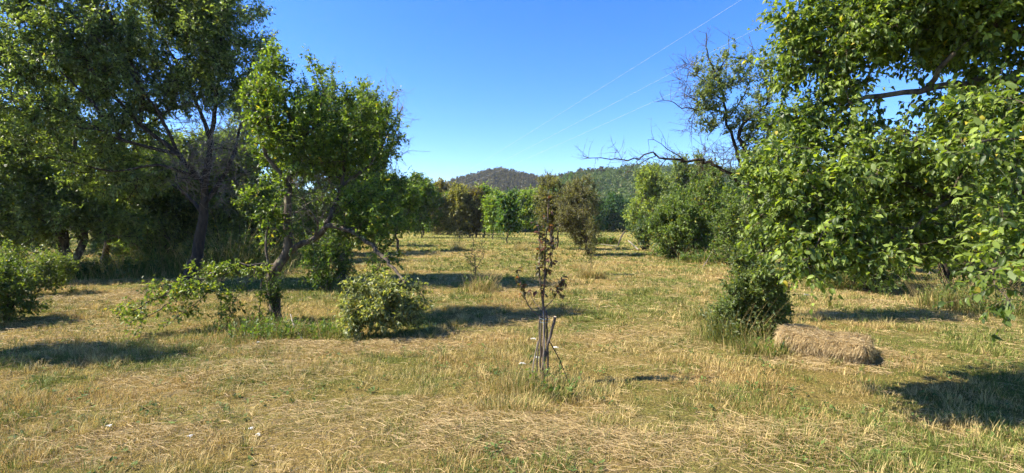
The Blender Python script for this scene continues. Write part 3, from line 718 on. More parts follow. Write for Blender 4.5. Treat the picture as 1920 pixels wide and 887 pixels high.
# narrow young tree, right of the lane centre
def sapling_small(label, px, py, top, seed, w_=9, dark=GREEN_D, light=GREEN_L, nleaf=5, ntw=130, name='sapling'):
    b = G(px, py); Y = b[1]; hgt = (py - top)
    return build_tree(name, label, b,
        [([b, P(px + 2, py - hgt * .4, Y), P(px - 2, py - hgt * .7, Y), P(px, top, Y)], .018, .004, .02), L([(px, py - hgt * .3, Y), (px + w_, py - hgt * .55, Y), (px + w_ * .8, py - hgt * .8, Y)], .01, .003), L([(px, py - hgt * .4, Y), (px - w_, py - hgt * .6, Y)], .01, .003)],
        [E(px, py - hgt * .55, Y, w_, hgt * .42, w_ * Y / F)], seed, ntarget=35, ntwig=ntw, nleaf=nleaf, leaf=(.04, .07), dark=dark, light=light, hole=0, twl=(.08, .25), tip=.003, twig_r=.0025, seg=.15, minz=.2, cat='sapling', group='young saplings down the middle row')
sapling_small('narrow leafy sapling ringed by dry grass, beside the lane on the right', 1107, 515, 415, 241, 11, (.05, .06, .02), (.2, .19, .06), 6, 170)
sapling_small('leafless whip-like sapling rising from the shaded dry clump left of centre', 888, 538, 440, 242, 14, nleaf=1, ntw=120)
sapling_small('small twiggy sapling farther back in the middle row, left of the bright row', 860, 467, 425, 243, 9, PD, PL, 3, 120)
sapling_small('tiny sapling beyond the whip-like one', 905, 487, 445, 244, 5, nleaf=1, ntw=50)

# ------------------------------------------------------------------ right side
RD = (0.05, 0.085, 0.028); RL = (0.18, 0.23, 0.06)
def shrub(name, label, px, py, top, half, seed, nt=160, ntw=1800, dark=RD, light=RL, leaf=None, depth=None, group=None, yellow=.02, hole=.28, lean=0, cat='shrub', nleaf=7, wr=.5, ells=None):
    b = G(px, py); Y = b[1]; s_ = Y / F; hgt = py - top
    limbs = []
    rr_ = np.random.default_rng(seed + 77)
    for q in range(6):
        dx = (q - 2.5) / 2.5 * half
        limbs.append(([b + np.array([dx * s_ * .15, rr_.normal() * .05, 0]), P(px + dx * .4 + lean * .3, py - hgt * .4, Y), P(px + dx * .75 + lean, py - hgt * (.75 - .1 * abs(q - 2.5)), Y + rr_.normal() * half * s_ * .4)], .03 * Y / 15, .008))
    cy2 = (py + top) / 2
    e = ells or [E(px + lean * .5, cy2 + hgt * .08, Y, half * .8, hgt * .42, depth), E(px - half * .45, cy2 + hgt * .18, Y, half * .55, hgt * .32, depth and depth * .7, .8), E(px + half * .45 + lean, cy2 + hgt * .1, Y, half * .55, hgt * .38, depth and depth * .7, .8), E(px + lean, top + hgt * .25, Y, half * .5, hgt * .25, depth and depth * .6, .6), E(px, py - hgt * .16, Y, half * .85, hgt * .17, depth and depth * .9, .9)]
    e0 = []
    t = limbs[0]
    lf = leaf or (max(0.03, .0042 * Y), max(.06, .0075 * Y))
    return build_tree(name, label, b, limbs, e, seed, ntarget=nt, ntwig=ntw, nleaf=nleaf, leaf=lf, wr=wr, dark=dark, light=light, yellow=yellow, hole=hole, shoots=45, shl=(.02 * Y, .05 * Y), hs=1.1, twl=(.008 * Y + .03, .02 * Y + .08), tip=max(.003, .0003 * Y), twig_r=max(.0015, .0002 * Y), seg=.25, minz=-1, cat=cat, group=group)
HG = 'shrubs of the hedge right of the meadow'
shrub('willow', 'pale yellow-green willow at the far end of the right-hand hedge', 1222, 444, 325, 45, 301, 200, 2600, (.1, .15, .03), (.28, .34, .07), depth=3, group=HG, cat='tree')
shrub('hedge_shrub', 'tall grey-green hedge tree right of the pale willow', 1285, 450, 308, 55, 302, 220, 2800, (.06, .1, .035), (.2, .25, .09), depth=3, group=HG)
shrub('hedge_shrub', 'round green hedge shrub reaching down to the mown edge', 1270, 485, 385, 62, 303, 200, 2400, (.05, .09, .025), (.18, .25, .055), depth=1.5, group=HG)
shrub('hedge_shrub', 'big hedge shrub with a patch of yellowing leaves near its top', 1330, 482, 330, 65, 304, 220, 2800, (.05, .09, .025), (.18, .25, .055), depth=1.8, group=HG, yellow=.06, )
shrub('hedge_shrub', 'dark hedge shrub nearest the big leafy tree, hollow and black at its foot', 1392, 498, 360, 55, 305, 170, 2100, (.04, .075, .02), (.15, .21, .045), depth=1.3, group=HG)
shrub('hedge_shrub', 'hedge tree rising behind the bare-branched tree', 1420, 470, 300, 70, 306, 200, 2400, (.035, .07, .02), (.12, .18, .04), depth=2, group=HG)
shrub('low_bush', 'small dark bush at the meadow end of the hedge', 1208, 470, 452, 14, 307, 40, 300, (.03, .06, .02), (.09, .14, .04), depth=.5, cat='bush')
b = G(1440, 592); Y = 8.6
bt = lambda q: ((q[:, 0] / q[:, 1] * F + 960 < 1300) | ((H - q[:, 2]) / q[:, 1] * F + 420 < 95)) | ((np.abs(q[:, 0] / q[:, 1] * F + 960 - 1350) < 40) & ((H - q[:, 2]) / q[:, 1] * F + 420 > 250))
build_tree('old_plum_tree', 'old half-dead tree with bare branch reaching left across the sky', b,
    [([b, P(1432, 500, Y), P(1420, 420, Y), P(1400, 350, Y), P(1380, 280, Y), P(1362, 225, Y), P(1352, 160, Y), P(1330, 110, Y), P(1324, 62, Y)], .055, .008, .012),
     L([(1412, 380, Y), (1400, 290, 8.4), (1388, 255, 8.3), (1396, 230, 8.3), (1440, 190, 8.4), (1447, 110, 8.5)], .05, .006),
     L([(1402, 352, Y), (1370, 328, 8.4), (1330, 305, 8.2), (1280, 300, 8.1), (1225, 293, 8), (1165, 298, 8), (1130, 296, 8), (1093, 292, 8)], .035, .004, .03),
     L([(1280, 300, 8.1), (1240, 270, 8), (1215, 262, 8)], .012, .003), L([(1225, 293, 8), (1190, 312, 7.9), (1170, 330, 7.9)], .01, .003), L([(1250, 297, 8), (1225, 325, 8)], .008, .003), L([(1165, 298, 8), (1150, 272, 8)], .006, .002),
     L([(1358, 210, Y), (1310, 205, 8.4), (1265, 195, 8.3), (1232, 190, 8.3)], .022, .003, .03), L([(1356, 190, Y), (1310, 140, 8.5), (1288, 110, 8.5)], .02, .003, .03), L([(1345, 140, Y), (1365, 100, 8.7), (1366, 68, 8.7)], .015, .003),
     L([(1362, 225, Y), (1400, 170, 8.8), (1412, 90, 8.8)], .018, .003)],
    [E(1310, 185, 8.4, 50, 75, .5, 1.5), E(1365, 150, 8.7, 45, 55, .5, 1.3), E(1400, 280, 8.4, 60, 60, .5, 1.2), E(1390, 220, 8.5, 55, 40, .5), E(1430, 150, 8.5, 25, 55, .4, .6), E(1420, 300, 8.5, 40, 50, .5, 1), E(1340, 250, 8.4, 40, 30, .4, .5), E(1450, 380, 8.5, 60, 70, .6, 1), E(1430, 230, 8.4, 45, 80, .5, 1.3), E(1340, 290, 8.3, 50, 30, .4, .8), E(1440, 460, 8.5, 50, 50, .6, .8)],
    311, ntarget=480, ntwig=3300, nleaf=7, leaf=(.035, .065), wr=.5, dark=(.06, .09, .035), light=(.22, .27, .1), yellow=.02, hole=.3, hs=1.8, twl=(.06, .22), tip=.003, twig_r=.0022, seg=.18, minz=1.6, dead=bt, ndead=520, deadmat=M_BARK, bark=M_BARKD, up=.05)

# trees and weeds behind the big leafy tree
BG = 'shrubby trees behind the big leafy tree'
for i, (px, py, top, half, lab) in enumerate([(1545, 520, 330, 75, 'shrubby tree right behind the hay bale'), (1628, 545, 300, 90, 'shrubby tree with black foot showing under the hanging leaves'), (1680, 512, 330, 60, 'shrubby tree with slanting bare stem left of the sunny gap'),
        (1775, 535, 290, 60, 'shrubby tree just right of the sunny gap'), (1880, 540, 280, 80, 'shrubby tree at the right edge of the photo'), (1500, 480, 300, 80, 'farthest shrubby tree, beyond the bale')]):
    b = G(px, py); Y = b[1]
    build_tree('shrubby_tree', lab, b,
        [([b, P(px - 4, py - 60, Y), P(px + 8, py - 130, Y), P(px, top + 40, Y)], .09, .015, .03), ([b + np.array([.12, 0, 0]), P(px + 24, py - 55, Y), P(px + 50, py - 120, Y), P(px + 50, top + 60, Y)], .05, .01, .03), ([b - np.array([.1, 0, 0]), P(px - 24, py - 70, Y), P(px - 45, py - 140, Y)], .04, .01, .03)],
        [E(px, (py + top) / 2 - 40, Y, half, (py - top) / 2 - 25, 1.3), E(px - half * .5, py - 110, Y, half * .6, 45, 1, .7), E(px + half * .5, py - 120, Y, half * .6, 50, 1, .7)] + ([E(px - 20, py - 55, Y, 50, 45, .9, .8)] if i in (0, 1, 5) else [E(px + 30, py - 75, Y, 35, 35, .6, .4)]),
        320 + i, ntarget=260, ntwig=3200, nleaf=8, leaf=(.05, .09), wr=.5, dark=(.045, .08, .02), light=(.16, .22, .045), hole=.15, hs=1.1, twl=(.15, .45), tip=.005, twig_r=.003, seg=.3, minz=.5, group=BG, bark=M_BARKD)

for i, (px, py, top, half, lab) in enumerate([(1640, 546, 440, 52, 'dark low shrub showing black under the hanging leaves, right of the bale'), (1560, 525, 430, 55, 'low green shrub between the dark bush and the bale end, farther back'), (1860, 550, 440, 60, 'low shrub at the right under the big leafy tree'), (1745, 500, 430, 40, 'shrub stems beyond the sunny gap')]):
    shrub('low_shrub', lab, px, py, top, half, 360 + i, 120, 1500, (.04, .075, .02), (.14, .2, .045), depth=.9, group='low shrubs under the right-hand trees')

# the big leafy tree in front on the right
base = np.array([5.9, 4.6, 0.0]); base[2] = ground_z(5.9, 4.6)
BL = (0.26, 0.34, 0.065)
build_tree('quince_tree', 'big leafy foreground tree hanging in from the right, sunlit broad leaves', base,
    [([base, np.array([5.85, 4.6, .8]), np.array([5.7, 4.5, 1.6]), np.array([5.5, 4.5, 2.5]), np.array([5.1, 4.6, 3.6]), np.array([4.8, 4.7, 4.9])], .16, .03, .02),
     ([np.array([5.6, 4.5, 2.2]), P(1975, 172, 4.5), P(1860, 152, 4.5), P(1770, 158, 4.5), P(1690, 172, 4.5), P(1600, 192, 4.6), P(1520, 250, 4.8), P(1450, 290, 4.9)], .062, .009, .02),
     ([P(1740, 165, 4.5), P(1762, 130, 4.3), P(1790, 98, 4.2)], .03, .018),
     ([np.array([5.75, 4.5, 1.4]), P(1990, 400, 4.1), P(1880, 350, 4.1), P(1760, 370, 4.3), P(1650, 330, 4.5), P(1560, 390, 4.4), P(1450, 420, 4.3)], .045, .007, .02),
     ([P(1800, 360, 4.2), P(1720, 420, 4.1), P(1650, 460, 4.2), P(1560, 490, 4.1)], .022, .004, .02),
     ([P(1960, 380, 4.1), P(1900, 440, 3.4), P(1860, 490, 3.0), P(1890, 560, 2.8)], .018, .004, .02),
     ([np.array([5.2, 4.6, 3.4]), P(1750, 40, 4.5), P(1620, 60, 4.6), P(1530, 100, 4.7), P(1470, 40, 4.8)], .04, .007, .02),
     ([np.array([5.65, 4.5, 1.9]), P(1950, 280, 3.5), P(1860, 260, 3.2), P(1790, 290, 3.1)], .03, .006, .02)],
    [E(1570, 80, 4.7, 95, 100, .6), E(1760, 30, 4.4, 170, 90, .9), E(1520, 240, 4.8, 95, 85, .5), E(1650, 210, 4.9, 130, 80, .5, .8), E(1470, 330, 4.4, 70, 60, .5), E(1600, 350, 4.6, 120, 80, .6), E(1560, 440, 4.1, 105, 70, .6, 1.1),
     E(1740, 350, 4.2, 130, 85, .6, .9), E(1850, 250, 3.5, 90, 60, .5, .8), E(1860, 340, 3.3, 90, 60, .45, .8), E(1870, 90, 4.2, 90, 80, .6, .8), E(1740, 450, 4.0, 110, 50, .45, .9), E(1880, 440, 3.2, 65, 65, .35, .8), E(1895, 560, 2.8, 22, 25, .12, .35),
     (np.array([4.6, 4.6, 4.2]), np.array([1.9, 1.5, 1.1]), .8), (np.array([6.0, 4.6, 2.6]), np.array([1.1, 1.2, 1.3]), .5), E(1470, 25, 4.8, 32, 50, .35, .4), E(1500, 480, 4.0, 45, 42, .35, .8), E(1480, 450, 4.5, 50, 45, .4, .8), E(1460, 180, 4.8, 45, 90, .35, .8), E(1450, 410, 4.3, 50, 60, .45, .9), E(1690, 445, 4.2, 80, 35, .4, .7), E(1820, 470, 3.8, 60, 35, .35, .6), E(1600, 370, 3.8, 80, 60, .4, .7), E(1890, 190, 3.7, 60, 60, .5, .8), E(1840, 205, 4.5, 80, 40, .5, .9), E(1700, 300, 3.9, 90, 60, .4, .6)],
    331, shoots=40, shl=(.2, .5), ntarget=1350, ntwig=14000, nleaf=8, leaf=(.028, .078), wr=.54, dark=(.045, .08, .018), light=BL, yellow=.012, ycol=(.45, .38, .05), hi=True, hole=.4, hs=1.8, twl=(.08, .32), tip=.0032, twig_r=.002, seg=.2, minz=.8, rmax=.016, up=.03, tup=.1, droop=.45, bark=M_BARK, bias=1.2)

# ------------------------------------------------------------------ trees standing just outside the left edge (their shade falls into view)
b = np.array([-8.7, 5.7, 0.0])
build_tree('plum_tree', 'tree at the left of the mown strip, its shade streaking the grass', b,
    [([b, b + [0, 0, 1.2], b + [.2, 0, 2.2], b + [.1, .2, 3.4], b + [0, .1, 4.4]], .12, .02, .03), ([b + [.1, 0, 1.8], b + [.9, -.1, 2.6], b + [1.7, -.2, 3.1]], .05, .01)],
    [(b + [.2, .1, 3.3], np.array([1.0, .5, .8]), 1), (b + [1.2, 0, 2.8], np.array([.9, .12, .2]), .5)], 341, ntarget=130, ntwig=800, leaf=(.06, .1), tip=.005, minz=1.2, hole=.2)
# ------------------------------------------------------------------ grass clumps and weeds
STRAW_D = (0.26, 0.195, 0.075); STRAW_L = (0.64, 0.5, 0.21)
GR_D = (0.075, 0.105, 0.02); GR_L = (0.25, 0.275, 0.06)
def blade_mesh(x, y, z, h, w, lean, az, c0):
    """bent tapering blades: 5 verts, 3 tris"""
    N = len(x)
    b = np.stack([x, y, z - 0.004], 1)
    dirv = np.stack([np.cos(az), np.sin(az), np.zeros(N)], 1)
    side = np.stack([-np.sin(az), np.cos(az), np.zeros(N)], 1)
    m_ = b + dirv * (h * lean * .35)[:, None] + np.array([0, 0, 1.]) * (h * (1 - .15 * lean) * .55)[:, None]
    t_ = b + dirv * (h * lean)[:, None] + np.array([0, 0, 1.]) * (h * np.sqrt(np.maximum(0.02, 1 - (lean * .8) ** 2)))[:, None]
    s_ = side * w[:, None] * .5
    V = np.stack([b - s_, b + s_, m_ - s_ * .7, m_ + s_ * .7, t_], 1).reshape(-1, 3)
    o_ = (np.arange(N) * 5)[:, None]
    Fc = np.concatenate([o_ + np.array([[0, 1, 3]]), o_ + np.array([[0, 3, 2]]), o_ + np.array([[2, 3, 4]])])
    return V, Fc, np.repeat(c0, 5, 0)

def strand_mesh(p, az, ln, w, arch, c0, tilt=None):
    """long dry stalks lying or arching: 4 cross pairs"""
    N = len(p); t = np.linspace(0, 1, 4)
    d = np.stack([np.cos(az), np.sin(az), np.zeros(N)], 1) if tilt is None else tilt
    side = nz(np.cross(d, np.array([0, 0, 1.]) + 1e-3)); up = np.cross(side, d)
    pts = p[:, None, :] + d[:, None, :] * (ln[:, None] * t)[..., None] + np.array([0, 0, 1.]) * (arch[:, None] * np.sin(t * math.pi))[..., None] + side[:, None, :] * (R.normal(size=(N, 1)) * ln[:, None] * .06 * np.sin(t * math.pi))[..., None]
    ww = (side * .7 + up * .7)[:, None, :] * (w[:, None] * .5)[..., None]
    V = np.stack([pts - ww, pts + ww], 2).reshape(-1, 3)
    o_ = (np.arange(N) * 8)[:, None, None]
    q = np.array([[0, 1, 3, 2], [2, 3, 5, 4], [4, 5, 7, 6]])
    return V, (o_ + q[None]).reshape(-1, 4), np.repeat(c0, 8, 0)

def clump(name, label, px, py, rad, hgt, n, seed, green=.5, cat='grass clump', group=None, weeds=0, flowers=0, stalks=0, wmul=1., asp=1.0, wcol=None):
    rr = np.random.default_rng(seed); b = G(px, py); Y = b[1]
    root = thing(name, b, label, cat, group)
    r_ = rad * np.sqrt(rr.random(n)); a_ = rr.random(n) * 6.283
    x = b[0] + r_ * np.cos(a_); y = b[1] + asp * r_ * np.sin(a_)
    r_ *= rr.uniform(.7, 1.35, n); x = b[0] + r_ * np.cos(a_); y = b[1] + asp * r_ * np.sin(a_)
    h = hgt * rr.uniform(.15, 1, n) * (1 - .5 * np.minimum(1, r_ / rad) ** 2) * (.45 + 1.1 * fbm(x * 1., y * 1., 5, seed, 2))
    c = palette(n, STRAW_D, STRAW_L, rr); gm = rr.random(n) < green; c[gm] = palette(gm.sum(), GR_D, GR_L, rr)
    V, Fc, C = blade_mesh(x, y, ground_z(x, y), h, wmul * rr.uniform(.003, .007, n) * max(1, Y / 5), rr.uniform(.1, 1.05, n), a_ + rr.normal(size=n) * 1.3, c)
    acc = [(V, Fc, C)]
    if weeds:
        r_ = rad * .8 * np.sqrt(rr.random(weeds)); a_ = rr.random(weeds) * 6.283
        p = np.stack([b[0] + r_ * np.cos(a_), b[1] + asp * r_ * np.sin(a_), np.zeros(weeds)], 1); p[:, 2] = ground_z(p[:, 0], p[:, 1])
        hh_ = hgt * rr.uniform(.5, 1.05, weeds) * (1 - .4 * (r_ / rad) ** 2)
        d = np.stack([rr.normal(size=weeds) * .2, rr.normal(size=weeds) * .2, np.ones(weeds)], 1) * hh_[:, None]; bb = rr.normal(size=(weeds, 3)) * .12 * hh_[:, None]
        T = np.stack([p, p + d * .33 + bb * .3, p + d * .66 + bb * .6, p + d + bb], 1)
        V, Fc = twig_tubes(T, np.full(weeds, .0022 * max(1, Y / 6)))
        cst = np.tile(np.array([.1, .11, .04]), (len(V), 1))
        lb, ld, ln_, ll = twig_leaves(T, 12, (.03, .075), rr, spread=1.3, droop=-.1, start=.1)
        wc = wcol or ((0.04, 0.085, 0.02), (0.15, 0.22, 0.045))
        V2, F2, C2 = leaves(lb, ld, ln_, ll * max(1, Y / 8), .42, palette(len(lb), wc[0], wc[1], rr))
        mesh('foliage', np.vstack([V, V2]), [Fc, F2 + len(V)], M_LEAF, root, np.vstack([cst, C2]))
    if stalks:
        a_ = rr.random(stalks) * 6.283; r_ = rad * rr.random(stalks)
        p = np.stack([b[0] + r_ * np.cos(a_), b[1] + asp * r_ * np.sin(a_), np.zeros(stalks)], 1); p[:, 2] = ground_z(p[:, 0], p[:, 1])
        h_ = hgt * rr.uniform(.8, 1.5, stalks); d = nz(np.stack([np.cos(a_) * rr.uniform(.1, .6, stalks), np.sin(a_) * .4, np.ones(stalks)], 1)) * h_[:, None]
        bb = np.stack([np.cos(a_), np.sin(a_), -.3 * np.ones(stalks)], 1) * (h_ * .18)[:, None]
        T = np.stack([p, p + d * .33, p + d * .66 + bb * .4, p + d + bb], 1)
        V, Fc = twig_tubes(T, np.full(stalks, .0018 * max(1, Y / 6))); acc.append((V, Fc, palette(len(V) // 12, STRAW_D, STRAW_L, rr).repeat(12, 0)))
    o_ = np.cumsum([0] + [len(q[0]) for q in acc])
    mesh('blades', np.vstack([q[0] for q in acc]), [q[1] + o_[i] for i, q in enumerate(acc)], M_GRASS, root, np.vstack([q[2] for q in acc]))
    return root

def flower(label, px, py, hgt, seed, size=.035, group='white wildflowers'):
    rr = np.random.default_rng(seed); b = G(px, py)
    root = thing('wildflower', b, label, 'flower', group)
    top = b + np.array([rr.normal() * .03, rr.normal() * .03, hgt])
    T = np.stack([b, b * .67 + top * .33 + [0.01, 0, 0], b * .33 + top * .67 + [.01, 0, 0], top])[None]
    k = 7
    tips = top + np.stack([np.cos(np.arange(k) * 2.4) * size * np.sqrt(np.arange(k) / k), np.sin(np.arange(k) * 2.4) * size * np.sqrt(np.arange(k) / k), np.full(k, .012) - np.arange(k) * .001], 1)
    lo = top - [0, 0, hgt * .12]
    U = np.stack([np.tile(lo, (k, 1)), lo + (tips - lo) * .4, lo + (tips - lo) * .75, tips], 1)
    V, Fc = twig_tubes(np.vstack([T, U]), np.r_[.0022, np.full(k, .001)])
    mesh('stem', V, Fc, M_GRASS, root, np.tile(np.array([.12, .15, .05]), (len(V), 1)))
    n = 60; ctr = tips[rr.integers(0, k, n)] + rr.normal(size=(n, 3)) * size * .16 * np.array([1, 1, .3])
    d = rr.normal(size=(n, 3)) * np.array([1, 1, .2]); nr = np.tile(np.array([0., 0, 1.]), (n, 1)) + rr.normal(size=(n, 3)) * .3
    V, Fc, C = leaves(ctr, d, nr, np.full(n, size * .32), .8, np.full((n, 3), .7))
    mesh('umbel', V, Fc, M_WHITE, root, C)

# ------------------------------------------------------------------ the staked sapling
Y = 4.95
b = G(1018, 716); Y = b[1]
root, st = build_tree('staked_sapling', 'thin young fruit tree in the centre, leafy column above its bundle of stakes', b,
    [([b, P(1019, 660, Y), P(1020, 600, Y), P(1018, 560, Y), P(1022, 520, Y), P(1022, 470, Y), P(1026, 425, Y), P(1029, 375, Y)], .019, .004, .003),
     L([(1019, 570, Y), (1012, 520, Y), (1013, 460, Y), (1010, 425, Y)], .008, .003, .003),
     L([(1019, 598, Y), (1000, 585, Y), (985, 560, Y - .05), (978, 535, Y - .05), (970, 508, Y - .05)], .008, .003, .003),
     L([(1019, 585, Y), (1003, 568, Y + .1), (990, 545, Y + .15)], .006, .002, .003),
     L([(1020, 578, Y), (1038, 560, Y), (1048, 540, Y + .05), (1056, 530, Y + .05)], .006, .002, .003),
     L([(1022, 520, Y), (1034, 490, Y), (1036, 450, Y)], .005, .002, .003)],
    None, 401, ntwig=26, nleaf=0, twl=(.03, .08), rmax=.012, bark=M_PURP, cat='sapling', seg=.06)
rr = np.random.default_rng(402)
def in_px(q, a0, a1, b0, b1):
    px = q[:, 0] / q[:, 1] * F + 960; py = 420 - (q[:, 2] - H) / q[:, 1] * F
    return (px > a0) & (px < a1) & (py > b0) & (py < b1)
ok1 = np.where(in_px(st.P, 1000, 1040, 372, 555))[0]; ok2 = np.where(in_px(st.P, 960, 995, 500, 560) | in_px(st.P, 1040, 1062, 525, 560))[0]
ii = np.r_[rr.choice(ok1, 58), rr.choice(ok2, 34)]
T0 = st.P[ii]; d = nz(rr.normal(size=(len(ii), 3)) * .7 + np.array([0, 0, .5])) * rr.uniform(.03, .09, (len(ii), 1))
T = np.stack([T0, T0 + d * .33, T0 + d * .66, T0 + d], 1)

lb, ld, ln_, ll = twig_leaves(T, 5, (.035, .07), rr, droop=.3)
V, Fc, C = leaves(lb, ld, ln_, ll, .5, palette(len(lb), (.05, .05, .03), (.16, .14, .06), rr, .3, (.15, .065, .05)), HI); mesh('crown', V, Fc, M_LEAF, root, C)

def stick(name, label, pts, r0, r1, mat, cat='stake', group=None, cut=False, k=9):
    t = Tree(hash(label) % 1000 if False else len(label)); t.chain([np.array(p) for p in pts], None, r0, r1, seg=.08, jit=.004); t.radii()
    V, Fc = tubes([(t.P, t.r)], k, .08, len(label))
    if cut:
        root = thing(name, pts[0], label, cat, group)
        mesh('shaft', V, Fc, mat, root, smooth=True)
        c = t.P[-1]; ax = nz(t.P[-1] - t.P[-2]); ring = V[-k:] + ax * .002
        mesh('cut_end', np.vstack([ring, c + ax * .004]), np.array([[i, (i + 1) % k, k] for i in range(k)]), M_CUT, root)
        return root
    n = len(V)
    Fc3 = np.array([[n - k + i, n - k + (i + 1) % k, n - k] for i in range(1, k - 1)])
    o = mesh(name, V, [Fc, Fc3], mat, None, smooth=True, origin=np.array(pts[0]))
    return link_props(o, label, cat, group)
SG = 'stakes bundled round the sapling'
def g0(px, py, dY=0):
    q = G(px, py); return q - np.array([0, 0, .03])
stick('stake', 'thickest stake with a pale sawn top, leaning right of the sapling', [g0(1012, 712), P(1022, 670, Y - .04), P(1032, 630, Y - .06), P(1041, 594, Y - .08)], .014, .016, M_STAKE, group=SG, cut=True)
for i, (p0, p1, p2, r, lab) in enumerate([((1004, 712), (1009, 650), (1013, 590), .008, 'dark thin stake leftmost in the upright bundle'), ((1012, 716), (1014, 650), (1014, 588), .011, 'knobbly stake left of the sapling stem'),
        ((1026, 714), (1027, 650), (1024, 582), .012, 'straight stake right against the sapling stem'), ((1022, 712), (1020, 650), (1019, 584), .009, 'pale peeled stake hiding the sapling stem'), ]):
    off = (-.05, .03, .03, -.05)[i]
    a_ = P(p0[0], p0[1], Y + off); a_[2] = ground_z(a_[0], a_[1]) - .03
    stick('stake', lab, [a_, P(p1[0], p1[1], Y + off), P(p2[0], p2[1], Y + off * .5)], r, r * .8, M_STAKE if i != 3 else M_DEAD, group=SG)
for i, (p0, p1, lab) in enumerate([((1066, 716), (1030, 640), 'bare forked stick propped against the bundle from the right'), ((990, 690), (1008, 640), 'bare stick propped against the bundle from the left')]):
    a_ = P(p0[0], p0[1], Y + .05 - i * .2); a_[2] = ground_z(a_[0], a_[1]) - .01
    o = stick('prop_stick', lab, [a_, (a_ + P(p1[0], p1[1], Y)) / 2 + [0.01, 0, .01], P(p1[0], p1[1], Y)], .006, .009, M_DEAD if i else M_BARKD, 'stick', SG)
# the wire that ties the bundle
ct = P(1021, 596, Y); n = 40; ang = np.linspace(0, 4.2 * math.pi, n)
pts = np.stack([ct[0] + .055 * np.cos(ang), ct[1] - .01 + .07 * np.sin(ang), ct[2] + .012 * np.sin(ang * .5) - .0008 * np.arange(n)], 1)
V, Fc = tubes([(pts, np.full(n, .0022))], 5); o = mesh('tie_wire', V, Fc, M_TIE, None, origin=ct); link_props(o, 'thin bluish tie looped round the sapling and its stakes', 'tie')
clump('grass_clump', 'tall mixed grass and weeds growing round the foot of the staked sapling', 1012, 728, .5, .34, 1500, 411, .45, weeds=10, stalks=40, asp=.7)
clump('grass_clump', 'dark green grass clump at the right foot of the staked sapling', 1045, 745, .25, .2, 600, 412, .7, weeds=8, asp=.7)
clump('grass_clump', 'straw-coloured clump of dry grass in front of the sapling', 965, 770, .4, .2, 1100, 413, .35, stalks=40, asp=.6)
clump('tall_grass_stalks', 'tall thin seed stalks left of the sapling', 952, 700, .1, .75, 12, 414, .1, stalks=5)
# ------------------------------------------------------------------ bushes and clumps in the field
shrub('leafy_bush', 'dense dark green bush left of the hay bale', 1408, 636, 500, 68, 421, 230, 3000, leaf=(.03, .06), depth=.45, cat='bush', nleaf=9, hole=.05)
clump('weed_clump', 'tall feathery grey-green weeds at the left foot of the dark bush', 1375, 640, .5, .62, 1300, 422, .75, weeds=60, stalks=50, wcol=((.06, .09, .04), (.17, .2, .09)))
clump('grass_clump', 'grass clump between the dark bush and the bale front', 1432, 665, .35, .3, 900, 423, .6, weeds=14, stalks=30, asp=.6)
clump('weed_clump', 'low weeds left of the feathery ones by the lane', 1345, 600, .4, .35, 700, 424, .8, weeds=24, stalks=20)
clump('weed_clump', 'weeds and dry grass round the foot of the leaning fruit tree', 505, 632, .6, .3, 1600, 425, .6, weeds=90, stalks=80)
clump('weed_clump', 'green weeds between the fruit tree and the pale broken bough', 600, 628, .6, .22, 1500, 426, .8, weeds=60)
clump('weed_clump', 'yellow-green weeds left of the fruit tree foot', 455, 620, .6, .3, 1300, 427, .7, weeds=50, stalks=30)
shrub('leafy_shoots', 'leafy suckers clothing the foot of the leaning fruit tree', 514, 606, 548, 16, 428, 40, 200, (.035, .07, .018), (.13, .19, .04), leaf=(.03, .06), depth=.2, cat='shrub')
shrub('undergrowth_bush', 'rounded undergrowth bush under the tree behind the fruit tree', 612, 545, 455, 50, 429, 110, 1100, (.035, .07, .02), (.13, .2, .04), depth=.6, cat='bush')
shrub('green_bush', 'blurry green bush at the very left edge of the photo', 8, 604, 522, 48, 430, 150, 1300, (.05, .085, .025), (.15, .2, .05), depth=.9, cat='bush', leaf=(.04, .08))
shrub('green_bush', 'sunlit weedy bush before the thin tree at far left', 50, 556, 505, 66, 431, 130, 1300, (.06, .1, .025), (.18, .23, .06), depth=.9, cat='bush')
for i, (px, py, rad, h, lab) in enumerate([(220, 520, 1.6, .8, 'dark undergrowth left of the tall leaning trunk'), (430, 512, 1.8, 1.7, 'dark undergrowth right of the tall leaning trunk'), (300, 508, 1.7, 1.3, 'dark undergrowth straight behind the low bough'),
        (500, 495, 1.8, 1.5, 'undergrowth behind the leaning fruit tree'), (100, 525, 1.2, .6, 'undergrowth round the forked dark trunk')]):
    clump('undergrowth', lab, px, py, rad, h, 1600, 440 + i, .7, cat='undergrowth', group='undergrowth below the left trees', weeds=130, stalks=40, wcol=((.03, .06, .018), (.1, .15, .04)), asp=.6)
clump('dry_clump', 'shaded dry clump round the whip-like sapling left of centre', 900, 545, .45, .45, 900, 451, .25, weeds=14, stalks=90)
clump('dry_clump', 'dry grass ring round the narrow leafy sapling by the lane', 1107, 520, .4, .5, 800, 452, .3, stalks=110)
clump('dry_clump', 'small grey clump among the far young trees', 978, 470, .6, .6, 500, 453, .4, stalks=60)
clump('dry_clump', 'dry clump under the twiggy sapling farther back', 860, 470, .5, .6, 500, 454, .3, stalks=60)
clump('weed_clump', 'sunlit tall weeds right of the sunny gap on the right', 1800, 575, .9, .65, 1800, 455, .7, weeds=90, stalks=110, wcol=((.08, .11, .03), (.22, .26, .06)), asp=.6)
clump('weed_clump', 'weeds along the foot of the shrubby trees behind the bale', 1570, 540, .9, .6, 1500, 456, .7, weeds=80, stalks=60, asp=.5)
clump('weed_clump', 'weeds at the right edge below the shrubby tree', 1890, 590, .7, .5, 1300, 457, .65, weeds=60, stalks=80, asp=.6)
clump('weed_clump', 'weeds at the foot of the hedge by the lane', 1330, 492, 1.6, .55, 1500, 458, .7, weeds=90, stalks=60, asp=.5)
